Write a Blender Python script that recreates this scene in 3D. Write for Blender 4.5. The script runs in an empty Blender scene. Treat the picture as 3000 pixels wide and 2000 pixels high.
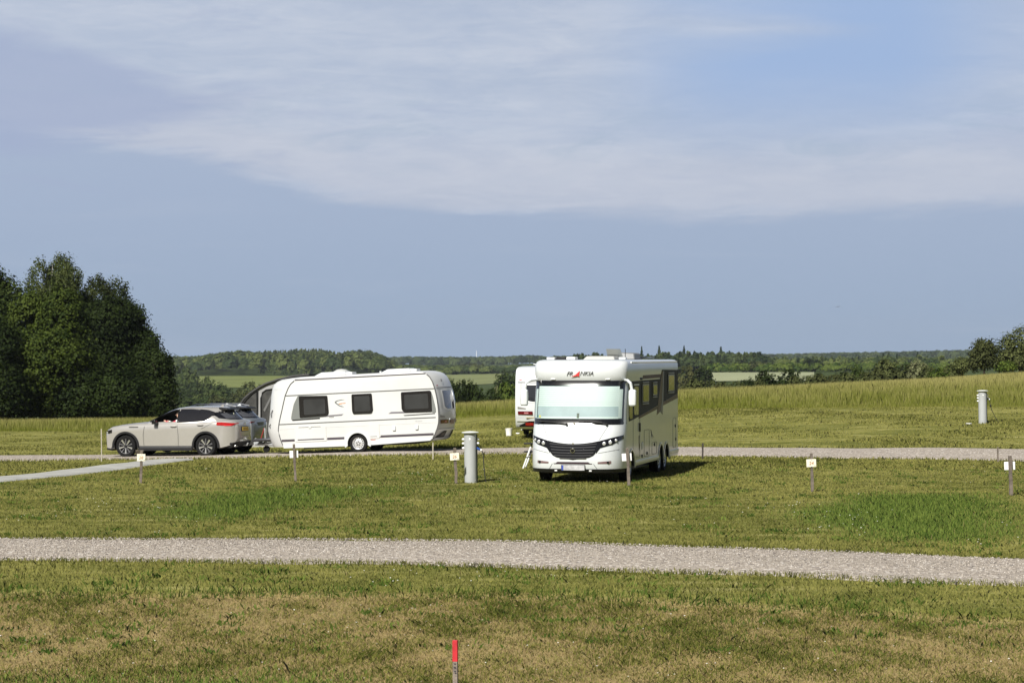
import bpy, bmesh, math
import numpy as np
from mathutils import Vector, Matrix
R = math.radians
scene = bpy.context.scene
COL = scene.collection
rng = np.random.default_rng(7)

# ------------------------------------------------------------------ camera, sky, sun, exposure
F, H = 6430.0, 3.05
cam_d = bpy.data.cameras.new('camera')
cam_d.sensor_width = 36.0
cam_d.lens = 36.0 * F / 3000.0
cam_d.clip_start, cam_d.clip_end = 0.5, 20000
cam = bpy.data.objects.new('camera', cam_d)
cam.location = (0, 0, H)
cam.rotation_euler = (R(90) + math.atan(45 / F), 0, 0)
COL.objects.link(cam)
scene.camera = cam

EXPO = 0.75
SUN_AZ, SUN_EL = 25.0, 42.0      # degrees to the left of straight behind the camera, height
scene.view_settings.view_transform = 'Standard'
scene.view_settings.look = 'None'
scene.view_settings.gamma = 1.0
scene.view_settings.use_curve_mapping = False
scene.view_settings.exposure = EXPO
sd = bpy.data.lights.new('sun', 'SUN')
sd.energy = 4.4
sd.angle = R(0.5)
sd.color = (1.0, 0.965, 0.90)
sun = bpy.data.objects.new('sun', sd)
to_sun = Vector((-math.sin(R(SUN_AZ)) * math.cos(R(SUN_EL)), -math.cos(R(SUN_AZ)) * math.cos(R(SUN_EL)), math.sin(R(SUN_EL))))
sun.rotation_euler = to_sun.to_track_quat('Z', 'Y').to_euler()
sun.location = (-10, -20, 40)
COL.objects.link(sun)


def lin(r, g, b):
    f = lambda c: (c / 255 / 12.92) if c / 255 <= 0.04045 else ((c / 255 + 0.055) / 1.055) ** 2.4
    return (f(r), f(g), f(b), 1.0)


class NT:
    """Small helper to wire node trees."""
    def __init__(s, tree):
        s.t = tree
        s.n = tree.nodes
        s.l = tree.links

    def node(s, typ, **kw):
        n = s.n.new(typ)
        for k, v in kw.items():
            setattr(n, k, v)
        return n

    def put(s, sock, v):
        if isinstance(v, bpy.types.NodeSocket):
            s.l.new(v, sock)
        elif v is not None:
            sock.default_value = v

    def math(s, op, a, b=None, clamp=False):
        n = s.node('ShaderNodeMath', operation=op, use_clamp=clamp)
        s.put(n.inputs[0], a)
        if b is not None:
            s.put(n.inputs[1], b)
        return n.outputs[0]

    def ramp(s, v, a, b, lo=0.0, hi=1.0):
        n = s.node('ShaderNodeMapRange', interpolation_type='SMOOTHSTEP')
        s.put(n.inputs[0], v)
        s.put(n.inputs[1], a)
        s.put(n.inputs[2], b)
        s.put(n.inputs[3], lo)
        s.put(n.inputs[4], hi)
        return n.outputs[0]

    def mix(s, f, a, b):
        n = s.node('ShaderNodeMix', data_type='RGBA')
        s.put(n.inputs[0], f)
        s.put(n.inputs[6], a)
        s.put(n.inputs[7], b)
        return n.outputs[2]

    def noise(s, vec, scale, detail=4, rough=0.55, dist=0.0):
        n = s.node('ShaderNodeTexNoise')
        if vec is not None:
            s.put(n.inputs['Vector'], vec)
        n.inputs['Scale'].default_value = scale
        n.inputs['Detail'].default_value = detail
        n.inputs['Roughness'].default_value = rough
        n.inputs['Distortion'].default_value = dist
        return n.outputs['Fac']

    def attr(s, name):
        n = s.node('ShaderNodeAttribute', attribute_name=name)
        return n.outputs['Fac']

    def vscale(s, vec, sx, sy, sz):
        n = s.node('ShaderNodeMapping')
        s.put(n.inputs['Vector'], vec)
        n.inputs['Scale'].default_value = (sx, sy, sz)
        return n.outputs[0]


def build_world():
    w = bpy.data.worlds.new('World')
    scene.world = w
    w.use_nodes = True
    t = NT(w.node_tree)
    t.n.clear()
    out = t.node('ShaderNodeOutputWorld')
    bg = t.node('ShaderNodeBackground')
    t.l.new(bg.outputs[0], out.inputs[0])
    STR = 0.1
    bg.inputs[1].default_value = STR
    sky = t.node('ShaderNodeTexSky', sky_type='NISHITA', sun_disc=False)
    sky.sun_elevation = R(SUN_EL)
    sky.sun_rotation = R(180 + SUN_AZ)
    sky.dust_density = 1.6
    geo = t.node('ShaderNodeTexCoord')
    sep = t.node('ShaderNodeSeparateXYZ')
    t.l.new(geo.outputs['Generated'], sep.inputs[0])
    x, y, z = sep.outputs
    az = t.math('ARCTAN2', x, y)                   # radians, 0 = along the view
    el = t.math('ARCSINE', z)
    comb = t.node('ShaderNodeCombineXYZ')
    t.put(comb.inputs[0], az)
    t.put(comb.inputs[1], el)
    v = comb.outputs[0]

    def c(r, g, b):
        q = lin(r, g, b)
        k = STR * 2 ** EXPO
        return (q[0] / k, q[1] / k, q[2] / k, 1)
    # layered streaky cloud deck: angles in radians, wide in azimuth, thin in elevation
    wisp = t.noise(t.vscale(v, 6, 34, 1), 1.0, 8, 0.6, 0.5)
    big = t.noise(t.vscale(v, 2.6, 11, 1), 1.7, 3, 0.5, 0.35)
    fine = t.noise(t.vscale(v, 16, 90, 1), 1.0, 7, 0.65, 0.6)
    hor = t.ramp(el, -0.01, 0.10)
    base = t.mix(hor, c(155, 174, 199), c(167, 182, 207))
    # the pale band's lower edge: higher on the left, dipping to the right
    edge = t.math('ADD', t.math('MULTIPLY', az, -0.012), 0.0615)
    edge = t.math('ADD', edge, t.math('MULTIPLY', t.math('SUBTRACT', wisp, 0.5), 0.040))
    left = t.ramp(az, -0.02, -0.24, 0.0, 0.030)
    edge = t.math('ADD', edge, left)
    dz = t.math('SUBTRACT', el, edge)
    soft = t.ramp(fine, 0.3, 0.7, 0.004, 0.030)
    band = t.math('MULTIPLY', t.ramp(dz, 0.0, soft), 1.0)
    thick = t.ramp(t.math('ADD', t.math('MULTIPLY', wisp, 0.6), t.math('MULTIPLY', big, 0.5)), 0.40, 0.66, 0.55, 1.0)
    patch0 = t.noise(t.vscale(v, 20, 70, 1), 1.0, 9, 0.68, 1.5)
    pale = t.mix(t.ramp(t.math('ADD', t.math('MULTIPLY', fine, .6), t.math('MULTIPLY', patch0, .4)), 0.34, 0.66), c(181, 193, 214), c(199, 207, 222))
    col = t.mix(t.math('MULTIPLY', band, thick), base, pale)
    # warm tint low in the band
    warm = t.math('MULTIPLY', t.math('MULTIPLY', t.ramp(dz, 0.001, 0.012), t.ramp(dz, 0.045, 0.02)), 0.35)
    col = t.mix(warm, col, c(204, 205, 215))
    # a darker wedge of cloud reaching in from the left above the pale tongue
    wt = t.ramp(az, -0.085, -0.25, 0.0, 0.034)
    we = t.math('ABSOLUTE', t.math('SUBTRACT', el, t.math('ADD', t.math('MULTIPLY', az, -0.05), 0.1055)))
    wv = t.math('ADD', t.math('SUBTRACT', wt, we), t.math('MULTIPLY', t.math('SUBTRACT', fine, 0.5), 0.030))
    col = t.mix(t.math('MULTIPLY', t.ramp(wv, -0.002, 0.012), 0.8), col, c(164, 177, 206))
    # grey-blue wisps across the band, more of them on the left
    greyw = t.math('MULTIPLY', t.ramp(wisp, 0.56, 0.70), t.ramp(el, 0.05, 0.085))
    greyw = t.math('MULTIPLY', greyw, t.ramp(az, 0.16, -0.22, 0.25, 0.95))
    col = t.mix(greyw, col, c(165, 177, 205))
    patch = t.noise(t.vscale(v, 9, 40, 1), 1.3, 7, 0.62, 1.2)
    g2 = t.math('MULTIPLY', t.math('MULTIPLY', t.ramp(patch, 0.50, 0.66), t.ramp(dz, 0.012, 0.04)), t.ramp(el, 0.135, 0.09))
    col = t.mix(t.math('MULTIPLY', g2, 0.7), col, c(172, 187, 207))
    lowst = t.math('MULTIPLY', t.ramp(t.noise(t.vscale(v, 5, 60, 1), 1.0, 6, .6, .4), 0.52, 0.75), t.ramp(dz, 0.004, -0.02))
    col = t.mix(t.math('MULTIPLY', lowst, 0.4), col, c(178, 190, 210))
    # the open blue upper right
    blue = t.math('MULTIPLY', t.ramp(el, 0.085, 0.135), t.math('MULTIPLY', t.ramp(az, 0.02, 0.11), t.ramp(az, 0.235, 0.17, 0.35, 1.0)))
    blue = t.math('MULTIPLY', blue, t.ramp(big, 0.72, 0.44))
    blue = t.math('MULTIPLY', blue, 1.0, clamp=True)
    col = t.mix(blue, col, c(160, 184, 221))
    # higher up: sky with thin streaks of cloud, darkened to weaken fill light
    up = t.ramp(el, 0.19, 0.42)
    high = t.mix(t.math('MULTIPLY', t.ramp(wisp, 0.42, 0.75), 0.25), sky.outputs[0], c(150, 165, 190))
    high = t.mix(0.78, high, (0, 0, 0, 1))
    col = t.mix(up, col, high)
    # the half of the sky round the sun gets the same darkened mix
    back = t.ramp(y, 0.25, -0.15)
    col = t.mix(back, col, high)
    t.put(bg.inputs[0], col)


build_world()

# ------------------------------------------------------------------ materials
MATS = {}


def mat(name, color, rough=0.5, metal=0.0, var=0.0, vscale=3.0, coat=0.0, bump=0.0, bscale=30.0, spec=0.5, color2=None, emit=None):
    if name in MATS:
        return MATS[name]
    m = bpy.data.materials.new(name)
    m.use_nodes = True
    t = NT(m.node_tree)
    b = t.n['Principled BSDF']
    b.inputs['Roughness'].default_value = rough
    b.inputs['Metallic'].default_value = metal
    b.inputs['Coat Weight'].default_value = coat
    b.inputs['Coat Roughness'].default_value = 0.06
    b.inputs['Specular IOR Level'].default_value = spec
    col = tuple(color[:3]) + (1,)
    tc = t.node('ShaderNodeTexCoord')
    if var > 0:
        c2 = tuple(color2[:3]) + (1,) if color2 else tuple(max(0, q * (1 - var)) for q in col[:3]) + (1,)
        f = t.ramp(t.noise(tc.outputs['Object'], vscale, 6, 0.6), 0.35, 0.7)
        t.put(b.inputs['Base Color'], t.mix(f, col, c2))
    else:
        b.inputs['Base Color'].default_value = col
    if bump > 0:
        bn = t.node('ShaderNodeBump')
        bn.inputs['Strength'].default_value = bump
        bn.inputs['Distance'].default_value = 0.02
        t.put(bn.inputs['Height'], t.noise(tc.outputs['Object'], bscale, 4))
        t.l.new(bn.outputs[0], b.inputs['Normal'])
    MATS[name] = m
    return m


def glass_mat(name, tint, clear=0.5, rough=0.02):
    """Tinted pane: part see-through, part dark body, glossy on top."""
    if name in MATS:
        return MATS[name]
    m = bpy.data.materials.new(name)
    m.use_nodes = True
    t = NT(m.node_tree)
    t.n.clear()
    out = t.node('ShaderNodeOutputMaterial')
    tr = t.node('ShaderNodeBsdfTransparent')
    tr.inputs[0].default_value = tuple(tint) + (1,)
    gl = t.node('ShaderNodeBsdfGlossy')
    gl.inputs['Roughness'].default_value = rough
    fr = t.node('ShaderNodeFresnel')
    gb_ = t.node('ShaderNodeNewGeometry')
    t.put(fr.inputs[0], t.ramp(gb_.outputs['Backfacing'], 0.0, 1.0, 1.52, 1 / 1.52))
    body = t.node('ShaderNodeBsdfDiffuse')
    body.inputs[0].default_value = (tint[0] * .05, tint[1] * .05, tint[2] * .05, 1)
    mx = t.node('ShaderNodeMixShader')
    mx.inputs[0].default_value = 1 - clear
    t.l.new(tr.outputs[0], mx.inputs[1])
    t.l.new(body.outputs[0], mx.inputs[2])
    m2 = t.node('ShaderNodeMixShader')
    f2 = t.math('MULTIPLY', fr.outputs[0], 1.0)
    t.l.new(f2, m2.inputs[0])
    t.l.new(mx.outputs[0], m2.inputs[1])
    t.l.new(gl.outputs[0], m2.inputs[2])
    t.l.new(m2.outputs[0], out.inputs[0])
    MATS[name] = m
    return m


def foliage_mat(name, a, b, trans=0.25, vs=0.35, obj_var=0.25, up=0.0):
    m = bpy.data.materials.new(name)
    m.use_nodes = True
    t = NT(m.node_tree)
    t.n.clear()
    out = t.node('ShaderNodeOutputMaterial')
    geo = t.node('ShaderNodeNewGeometry')
    oi = t.node('ShaderNodeObjectInfo')
    n = t.noise(geo.outputs['Position'], vs, 3, 0.6)
    tint = t.attr('tint')
    f = t.math('ADD', t.math('MULTIPLY', n, 0.7), t.math('MULTIPLY', tint, 0.8))
    f = t.ramp(f, 0.35, 1.05)
    col = t.mix(f, tuple(a) + (1,), tuple(b) + (1,))
    k = t.math('ADD', t.math('MULTIPLY', oi.outputs['Random'], obj_var * 2), 1 - obj_var)
    hs = t.node('ShaderNodeHueSaturation')
    t.put(hs.inputs['Value'], k)
    t.put(hs.inputs['Color'], col)
    d = t.node('ShaderNodeBsdfPrincipled')
    d.inputs['Roughness'].default_value = 0.7
    d.inputs['Specular IOR Level'].default_value = 0.10
    t.put(d.inputs['Base Color'], hs.outputs[0])
    tl = t.node('ShaderNodeBsdfTranslucent')
    t.put(tl.inputs[0], hs.outputs[0])
    mx = t.node('ShaderNodeMixShader')
    mx.inputs[0].default_value = trans
    t.l.new(d.outputs[0], mx.inputs[1])
    t.l.new(tl.outputs[0], mx.inputs[2])
    t.l.new(mx.outputs[0], out.inputs[0])
    if up > 0:
        vm = t.node('ShaderNodeMix', data_type='VECTOR')
        vm.inputs[0].default_value = up
        t.l.new(geo.outputs['Normal'], vm.inputs[4])
        vm.inputs[5].default_value = (0, 0, 1)
        nm = t.node('ShaderNodeVectorMath', operation='NORMALIZE')
        t.l.new(vm.outputs[1], nm.inputs[0])
        t.l.new(nm.outputs[0], d.inputs['Normal'])
    return m


# ------------------------------------------------------------------ mesh helpers
class MB:
    """Collects shapes and links them as ONE mesh object."""
    def __init__(s):
        s.v, s.f, s.m = [], [], []

    def add(s, verts, faces, m=0):
        o = len(s.v)
        s.v += [tuple(map(float, p)) for p in verts]
        s.f += [tuple(i + o for i in f) for f in faces]
        s.m += [m] * len(faces)
        return s

    def box(s, c, d, m=0, rot=None):
        x, y, z = d[0] / 2, d[1] / 2, d[2] / 2
        vs = [Vector((i, j, k)) for i in (-x, x) for j in (-y, y) for k in (-z, z)]
        if rot is not None:
            vs = [rot @ p for p in vs]
        vs = [p + Vector(c) for p in vs]
        return s.add(vs, [(0, 1, 3, 2), (4, 6, 7, 5), (0, 4, 5, 1), (2, 3, 7, 6), (0, 2, 6, 4), (1, 5, 7, 3)], m)

    def tube(s, path, r, n=8, m=0, r2=None, cap=True):
        P = [Vector(p) for p in path]
        rings = []
        for i, p in enumerate(P):
            d = (P[min(i + 1, len(P) - 1)] - P[max(i - 1, 0)]).normalized()
            a = d.orthogonal() if abs(d.z) > .99 else d.cross(Vector((0, 0, 1)))
            a.normalize()
            b = d.cross(a).normalized()
            rr = r if r2 is None else r + (r2 - r) * i / (len(P) - 1)
            rings.append([p + (a * math.cos(2 * math.pi * k / n) + b * math.sin(2 * math.pi * k / n)) * rr for k in range(n)])
        return s.loft(rings, cap, m)

    def loft(s, rings, cap=True, m=0):
        n = len(rings[0])
        vs = [p for r_ in rings for p in r_]
        fs = []
        for i in range(len(rings) - 1):
            for k in range(n):
                k2 = (k + 1) % n
                fs.append((i * n + k, i * n + k2, (i + 1) * n + k2, (i + 1) * n + k))
        if cap:
            fs.append(tuple(range(n - 1, -1, -1)))
            fs.append(tuple((len(rings) - 1) * n + k for k in range(n)))
        return s.add(vs, fs, m)

    def lathe(s, prof, c=(0, 0, 0), axis='x', n=28, m=0, cap=True):
        """prof: (along axis, radius) pairs."""
        rings = []
        for a, r_ in prof:
            ring = []
            for k in range(n):
                q = 2 * math.pi * k / n
                u, w = r_ * math.cos(q), r_ * math.sin(q)
                p = {'x': (a, u, w), 'y': (w, a, u), 'z': (u, w, a)}[axis]
                ring.append((p[0] + c[0], p[1] + c[1], p[2] + c[2]))
            rings.append(ring)
        return s.loft(rings, cap, m)

    def prism(s, poly, a, b, axis='x', m=0):
        """Extrude a 2-D outline: axis x -> poly is (y,z); y -> (x,z); z -> (x,y)."""
        f = {'x': lambda p, h: (h, p[0], p[1]), 'y': lambda p, h: (p[0], h, p[1]), 'z': lambda p, h: (p[0], p[1], h)}[axis]
        return s.loft([[f(p, a) for p in poly], [f(p, b) for p in poly]], True, m)

    def patch(s, fn, u0, u1, lo, hi, nu=16, nz=6, m=0):
        """Grid over u in [u0,u1] and z between lo(u) and hi(u) on the surface fn(u,z)."""
        lo_ = lo if callable(lo) else (lambda u: lo)
        hi_ = hi if callable(hi) else (lambda u: hi)
        vs = []
        for i in range(nu + 1):
            u = u0 + (u1 - u0) * i / nu
            for j in range(nz + 1):
                z = lo_(u) + (hi_(u) - lo_(u)) * j / nz
                vs.append(fn(u, z))
        w = nz + 1
        fs = [(i * w + j, (i + 1) * w + j, (i + 1) * w + j + 1, i * w + j + 1) for i in range(nu) for j in range(nz)]
        return s.add(vs, fs, m)

    def build(s, name, mats, parent=None, smooth=35, bevel=0.0, bseg=2):
        me = bpy.data.meshes.new(name)
        me.from_pydata(s.v, [], s.f)
        mats = mats if isinstance(mats, (list, tuple)) else [mats]
        for q in mats:
            me.materials.append(q)
        me.polygons.foreach_set('material_index', s.m)
        bm = bmesh.new()
        bm.from_mesh(me)
        bmesh.ops.recalc_face_normals(bm, faces=bm.faces)
        bm.to_mesh(me)
        bm.free()
        if smooth:
            me.shade_smooth()
            me.set_sharp_from_angle(angle=R(smooth))
        o = bpy.data.objects.new(name, me)
        COL.objects.link(o)
        if parent:
            o.parent = parent
        if bevel:
            md = o.modifiers.new('bevel', 'BEVEL')
            md.width = bevel
            md.segments = bseg
            md.limit_method = 'ANGLE'
            md.angle_limit = R(40)
        return o


def quick(name, verts, faces, mats, tint=None, parent=None, mi=None, smooth=False):
    """Big mesh straight from numpy arrays (all faces the same size)."""
    me = bpy.data.meshes.new(name)
    verts = np.ascontiguousarray(verts, dtype=np.float32)
    faces = np.ascontiguousarray(faces, dtype=np.int32)
    k = faces.shape[1]
    me.vertices.add(len(verts))
    me.vertices.foreach_set('co', verts.ravel())
    me.loops.add(faces.size)
    me.loops.foreach_set('vertex_index', faces.ravel())
    me.polygons.add(len(faces))
    me.polygons.foreach_set('loop_start', np.arange(0, faces.size, k, dtype=np.int32))
    for q in (mats if isinstance(mats, (list, tuple)) else [mats]):
        me.materials.append(q)
    if mi is not None:
        me.polygons.foreach_set('material_index', np.asarray(mi, dtype=np.int32))
    if smooth:
        me.polygons.foreach_set('use_smooth', np.ones(len(faces), dtype=bool))
    if tint is not None:
        for nm, arr in (tint.items() if isinstance(tint, dict) else [('tint', tint)]):
            at = me.attributes.new(nm, 'FLOAT', 'POINT')
            at.data.foreach_set('value', np.ascontiguousarray(arr, dtype=np.float32))
    me.update()
    me.validate()
    o = bpy.data.objects.new(name, me)
    COL.objects.link(o)
    if parent:
        o.parent = parent
    return o


def tag(o, label=None, cat=None, group=None, kind=None):
    if label: o['label'] = label
    if cat: o['category'] = cat
    if group: o['group'] = group
    if kind: o['kind'] = kind
    return o


def thing(name, label, cat, loc=(0, 0, 0), rot=(0, 0, 0), group=None):
    o = bpy.data.objects.new(name, None)
    COL.objects.link(o)
    o.empty_display_size = 0.2
    o.location = loc
    o.rotation_euler = rot
    return tag(o, label, cat, group)


def node_part(name, parent, loc=(0, 0, 0)):
    o = bpy.data.objects.new(name, None)
    COL.objects.link(o)
    o.empty_display_size = 0.1
    o.parent = parent
    o.location = loc
    return o


def text_part(parent, s, size, loc, rot, m, name='lettering', shear=0.0, ext=0.002, align='CENTER', sx=1.0):
    cu = bpy.data.curves.new(name, 'FONT')
    cu.body = s
    cu.size = size
    cu.shear = shear
    cu.extrude = ext
    cu.align_x = align
    cu.align_y = 'CENTER'
    tmp = bpy.data.objects.new(name, cu)
    COL.objects.link(tmp)
    bpy.context.view_layer.update()
    me = bpy.data.meshes.new_from_object(tmp.evaluated_get(bpy.context.evaluated_depsgraph_get()))
    bpy.data.objects.remove(tmp)
    me.name = name
    me.materials.clear()
    me.materials.append(m)
    o = bpy.data.objects.new(name, me)
    COL.objects.link(o)
    o.parent = parent
    o.location = loc
    o.rotation_euler = rot
    o.scale = (sx, 1, 1)
    return o


def carve(o, cutters, dark, inside):
    """Cut holes in o with cutter meshes; faces for which inside(center) holds get the dark material."""
    for c in cutters:
        c.parent = o.parent
        md = o.modifiers.new('cut', 'BOOLEAN')
        md.operation = 'DIFFERENCE'
        md.solver = 'EXACT'
        md.object = c
    bpy.context.view_layer.update()
    me = bpy.data.meshes.new_from_object(o.evaluated_get(bpy.context.evaluated_depsgraph_get()))
    o.modifiers.clear()
    old = o.data
    o.data = me
    bpy.data.meshes.remove(old)
    for c in cutters:
        bpy.data.objects.remove(c)
    me.materials.append(dark)
    k = len(me.materials) - 1
    for p in me.polygons:
        if inside(p.center):
            p.material_index = k
    me.shade_smooth()
    me.set_sharp_from_angle(angle=R(35))


# ------------------------------------------------------------------ terrain height
PXC = np.array([-900, -600, 0, 500, 700, 850, 1130, 1400, 2000, 2500, 3000, 3600, 4000], float)
_T = [
    (-80, [0] * 13), (0, [0] * 13), (48, [0] * 13),
    (54, [-.12, -.1, -.05, -.02, -.02, -.01, 0, -.01, -.02, 0, 0, 0, 0]),
    (66, [-.42, -.4, -.3, -.22, -.18, -.15, -.1, -.06, -.03, -.05, -.07, -.07, -.07]),
    (72, [-.57, -.55, -.48, -.33, -.28, -.2, -.14, -.10, .08, .15, .22, .25, .25]),
    (82, [-.62, -.6, -.56, -.42, -.42, -.42, -.2, -.08, .24, .45, .6, .7, .7]),
    (95, [-.62, -.6, -.56, -.48, -.5, -.5, -.2, .1, .62, .85, .98, 1.1, 1.1]),
    (105, [-.6, -.58, -.52, -.48, -.5, -.45, 0, .33, .83, 1.06, 1.22, 1.35, 1.4]),
    (125, [-1.1, -1.05, -1.0, -.9, -.85, -.75, -.25, .1, .75, 1.1, 1.42, 1.75, 1.8]),
    (150, [-1.85, -1.8, -1.75, -1.65, -1.5, -1.35, -1.0, -.6, .2, .82, 1.5, 2.0, 2.1]),
    (165, [-2.6, -2.5, -2.3, -2.25, -2.1, -2.0, -1.6, -1.2, -.25, .5, 1.5, 2.1, 2.2]),
    (200, [-4, -4, -3.5, -3.5, -3.4, -3.3, -3, -2.8, -1.8, -.8, 1.0, 1.6, 1.7]),
    (260, [-7, -7, -6.5, -6.5, -6.5, -6.5, -6, -5.5, -4, -2.5, -.5, 0, 0]),
    (400, [-12, -12, -11, -11, -11, -11, -10, -9.5, -7.5, -6.5, -5, -5, -5]),
    (700, [-17, -17, -16, -16, -16, -16, -15, -14, -9, -8, -8, -8, -8]),
    (800, [-18, -18, -17, -17, -17, -17, -16, -14, -5.6, -5.2, -5, -5, -5]),
    (950, [-18, -18, -17, -17.5, -17.5, -17.5, -16, -13.5, -3.9, -3.7, -4, -4, -4]),
    (1300, [-14, -14, -14, -14.7, -14.7, -14.6, -14.5, -13.3, -6, -5, -4, -4, -4]),
    (1600, [-12, -12, -12, -11.9, -11.9, -11.9, -11.5, -10.1, -6, -5, -4, -4, -4]),
    (1900, [-11, -11, -11, -10.5, -8, -8, -10.5, -11, -7, -5, -4, -4, -4]),
    (2300, [-9, -9, -9, -8.5, -2.5, -2.0, -5.5, -11, -8, -6, -5, -5, -5]),
    (2700, [-13, -13, -13, -12, -9, -9, -12, -13, -10, -9, -8, -8, -8]),
    (3800, [-10, -10, -9, -9, -9, -9, -9, -9, -5, -1.5, 5, 6, 6]),
    (5000, [-20] * 13), (9000, [-30] * 13)]
_D = np.array([r_[0] for r_ in _T], float)
_Z = np.array([r_[1] for r_ in _T], float)
FX = np.arange(-900, 4001, 50.0)
_s = lambda d: np.where(d < 30, d / 30.0, 1 + np.log(np.maximum(d, 30) / 30.0) * 3)     # depth axis: linear near, log far
FS = np.linspace(_s(np.array(-80.)), _s(np.array(9000.)), 900)
_rows = np.array([np.interp(FX, PXC, z) for z in _Z])
_grid = np.array([np.interp(FS, _s(_D), _rows[:, i]) for i in range(len(FX))]).T


def _smooth(a, n, ax):
    k = np.hanning(n + 2)[1:-1]
    k /= k.sum()
    p = [(0, 0), (0, 0)]
    p[ax] = (n // 2, n // 2)
    b = np.pad(a, p, mode='edge')
    return np.apply_along_axis(lambda q: np.convolve(q, k, 'valid'), ax, b)


_grid = _smooth(_smooth(_grid, 9, 0), 7, 1)


def bank_y(x):
    return np.interp(x, [-12, -6.7, 0, 3, 6, 12], [28.4, 28.6, 28.9, 27.6, 25.8, 21.5])


def h(x, y):
    x = np.asarray(x, float)
    y = np.asarray(y, float)
    px = 1500 + F * x / np.maximum(y, 15)
    a = np.clip((px - FX[0]) / 50.0, 0, len(FX) - 1.001)
    b = np.clip((_s(y) - FS[0]) / (FS[1] - FS[0]), 0, len(FS) - 1.001)
    i, j = a.astype(int), b.astype(int)
    u, v = a - i, b - j
    z = (_grid[j, i] * (1 - u) * (1 - v) + _grid[j, i + 1] * u * (1 - v) + _grid[j + 1, i] * (1 - u) * v + _grid[j + 1, i + 1] * u * v)
    # gentle unevenness and the low bank in the foreground
    z = z + np.where(y < 300, 0.012 * np.sin(x * 1.3 + 0.4 * y) * np.sin(y * 0.9 + 1.7) + 0.015 * np.sin(x * .45 + 1) * np.sin(y * .38), 0)
    t = np.clip((y - bank_y(x)) / 0.35 + .5, 0, 1)
    return z + 0.10 * (t - 1) * (3 * t * 0 + 1)


def H1(x, y):
    return float(h(np.array([x]), np.array([y]))[0])


def hit(px, py, dmin=15, dmax=240):
    """Ground point seen at a pixel of the photograph (used to read off where a thing stands)."""
    d = np.linspace(dmin, dmax, 9000)
    x = (px - 1500) / F * d
    g = H - (py - 1045) / F * d - h(x, d)
    k = int(np.argmax(g < 0))
    return Vector((x[k], d[k], H1(x[k], d[k])))


def X(px, d):
    return (px - 1500) / F * d


def Zp(py, d):
    return H - (py - 1045) / F * d


def sdist(P, poly):
    """Signed distance (negative inside) of points P to a polygon."""
    poly = np.asarray(poly, float)
    n = len(poly)
    d = np.full(len(P), 1e9)
    ins = np.zeros(len(P), bool)
    for i in range(n):
        a, b = poly[i], poly[(i + 1) % n]
        ab = b - a
        t = np.clip(((P - a) @ ab) / (ab @ ab), 0, 1)
        d = np.minimum(d, np.linalg.norm(P - (a + t[:, None] * ab), axis=1))
        c = ((a[1] > P[:, 1]) != (b[1] > P[:, 1]))
        with np.errstate(divide='ignore', invalid='ignore'):
            xx = (b[0] - a[0]) * (P[:, 1] - a[1]) / (b[1] - a[1]) + a[0]
        ins ^= c & (P[:, 0] < xx)
    return np.where(ins, -d, d)


fl = lambda px, py: (X(px, F * H / (py - 1045)), F * H / (py - 1045))
GREEN = [[fl(*p) for p in [(420, 1500), (560, 1452), (800, 1430), (1170, 1424), (1110, 1450), (960, 1482), (760, 1520), (560, 1530), (440, 1522)]],
         [fl(*p) for p in [(2330, 1500), (2440, 1470), (2560, 1448), (2900, 1452), (2965, 1490), (2960, 1560), (2800, 1585), (2560, 1575), (2380, 1535)]],
         [fl(*p) for p in [(-400, 1955), (300, 1962), (620, 1950), (900, 1978), (960, 2100), (-400, 2100)]]]
meadow_y = lambda x: np.interp(x, [-60, -24.7, -1.6, 7.6, 16.2, 21.7, 50], [108, 106, 102, 98, 95, 93, 84])


def masks(x, y):
    P = np.stack([x, y], 1)
    near = y < 70
    g = np.zeros(len(x))
    if near.any():
        s = np.min([sdist(P[near], q) + (0.35 if i == 0 else 0) for i, q in enumerate(GREEN)], axis=0)
        g[near] = np.clip(0.5 - s / 4.0, 0, 1)
    dry = np.clip(0.5 - (y - bank_y(x)) / 0.9, 0, 1)
    tall = np.clip(0.5 + (y - meadow_y(x)) / 1.0, 0, 1)
    return g, dry, tall


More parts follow.
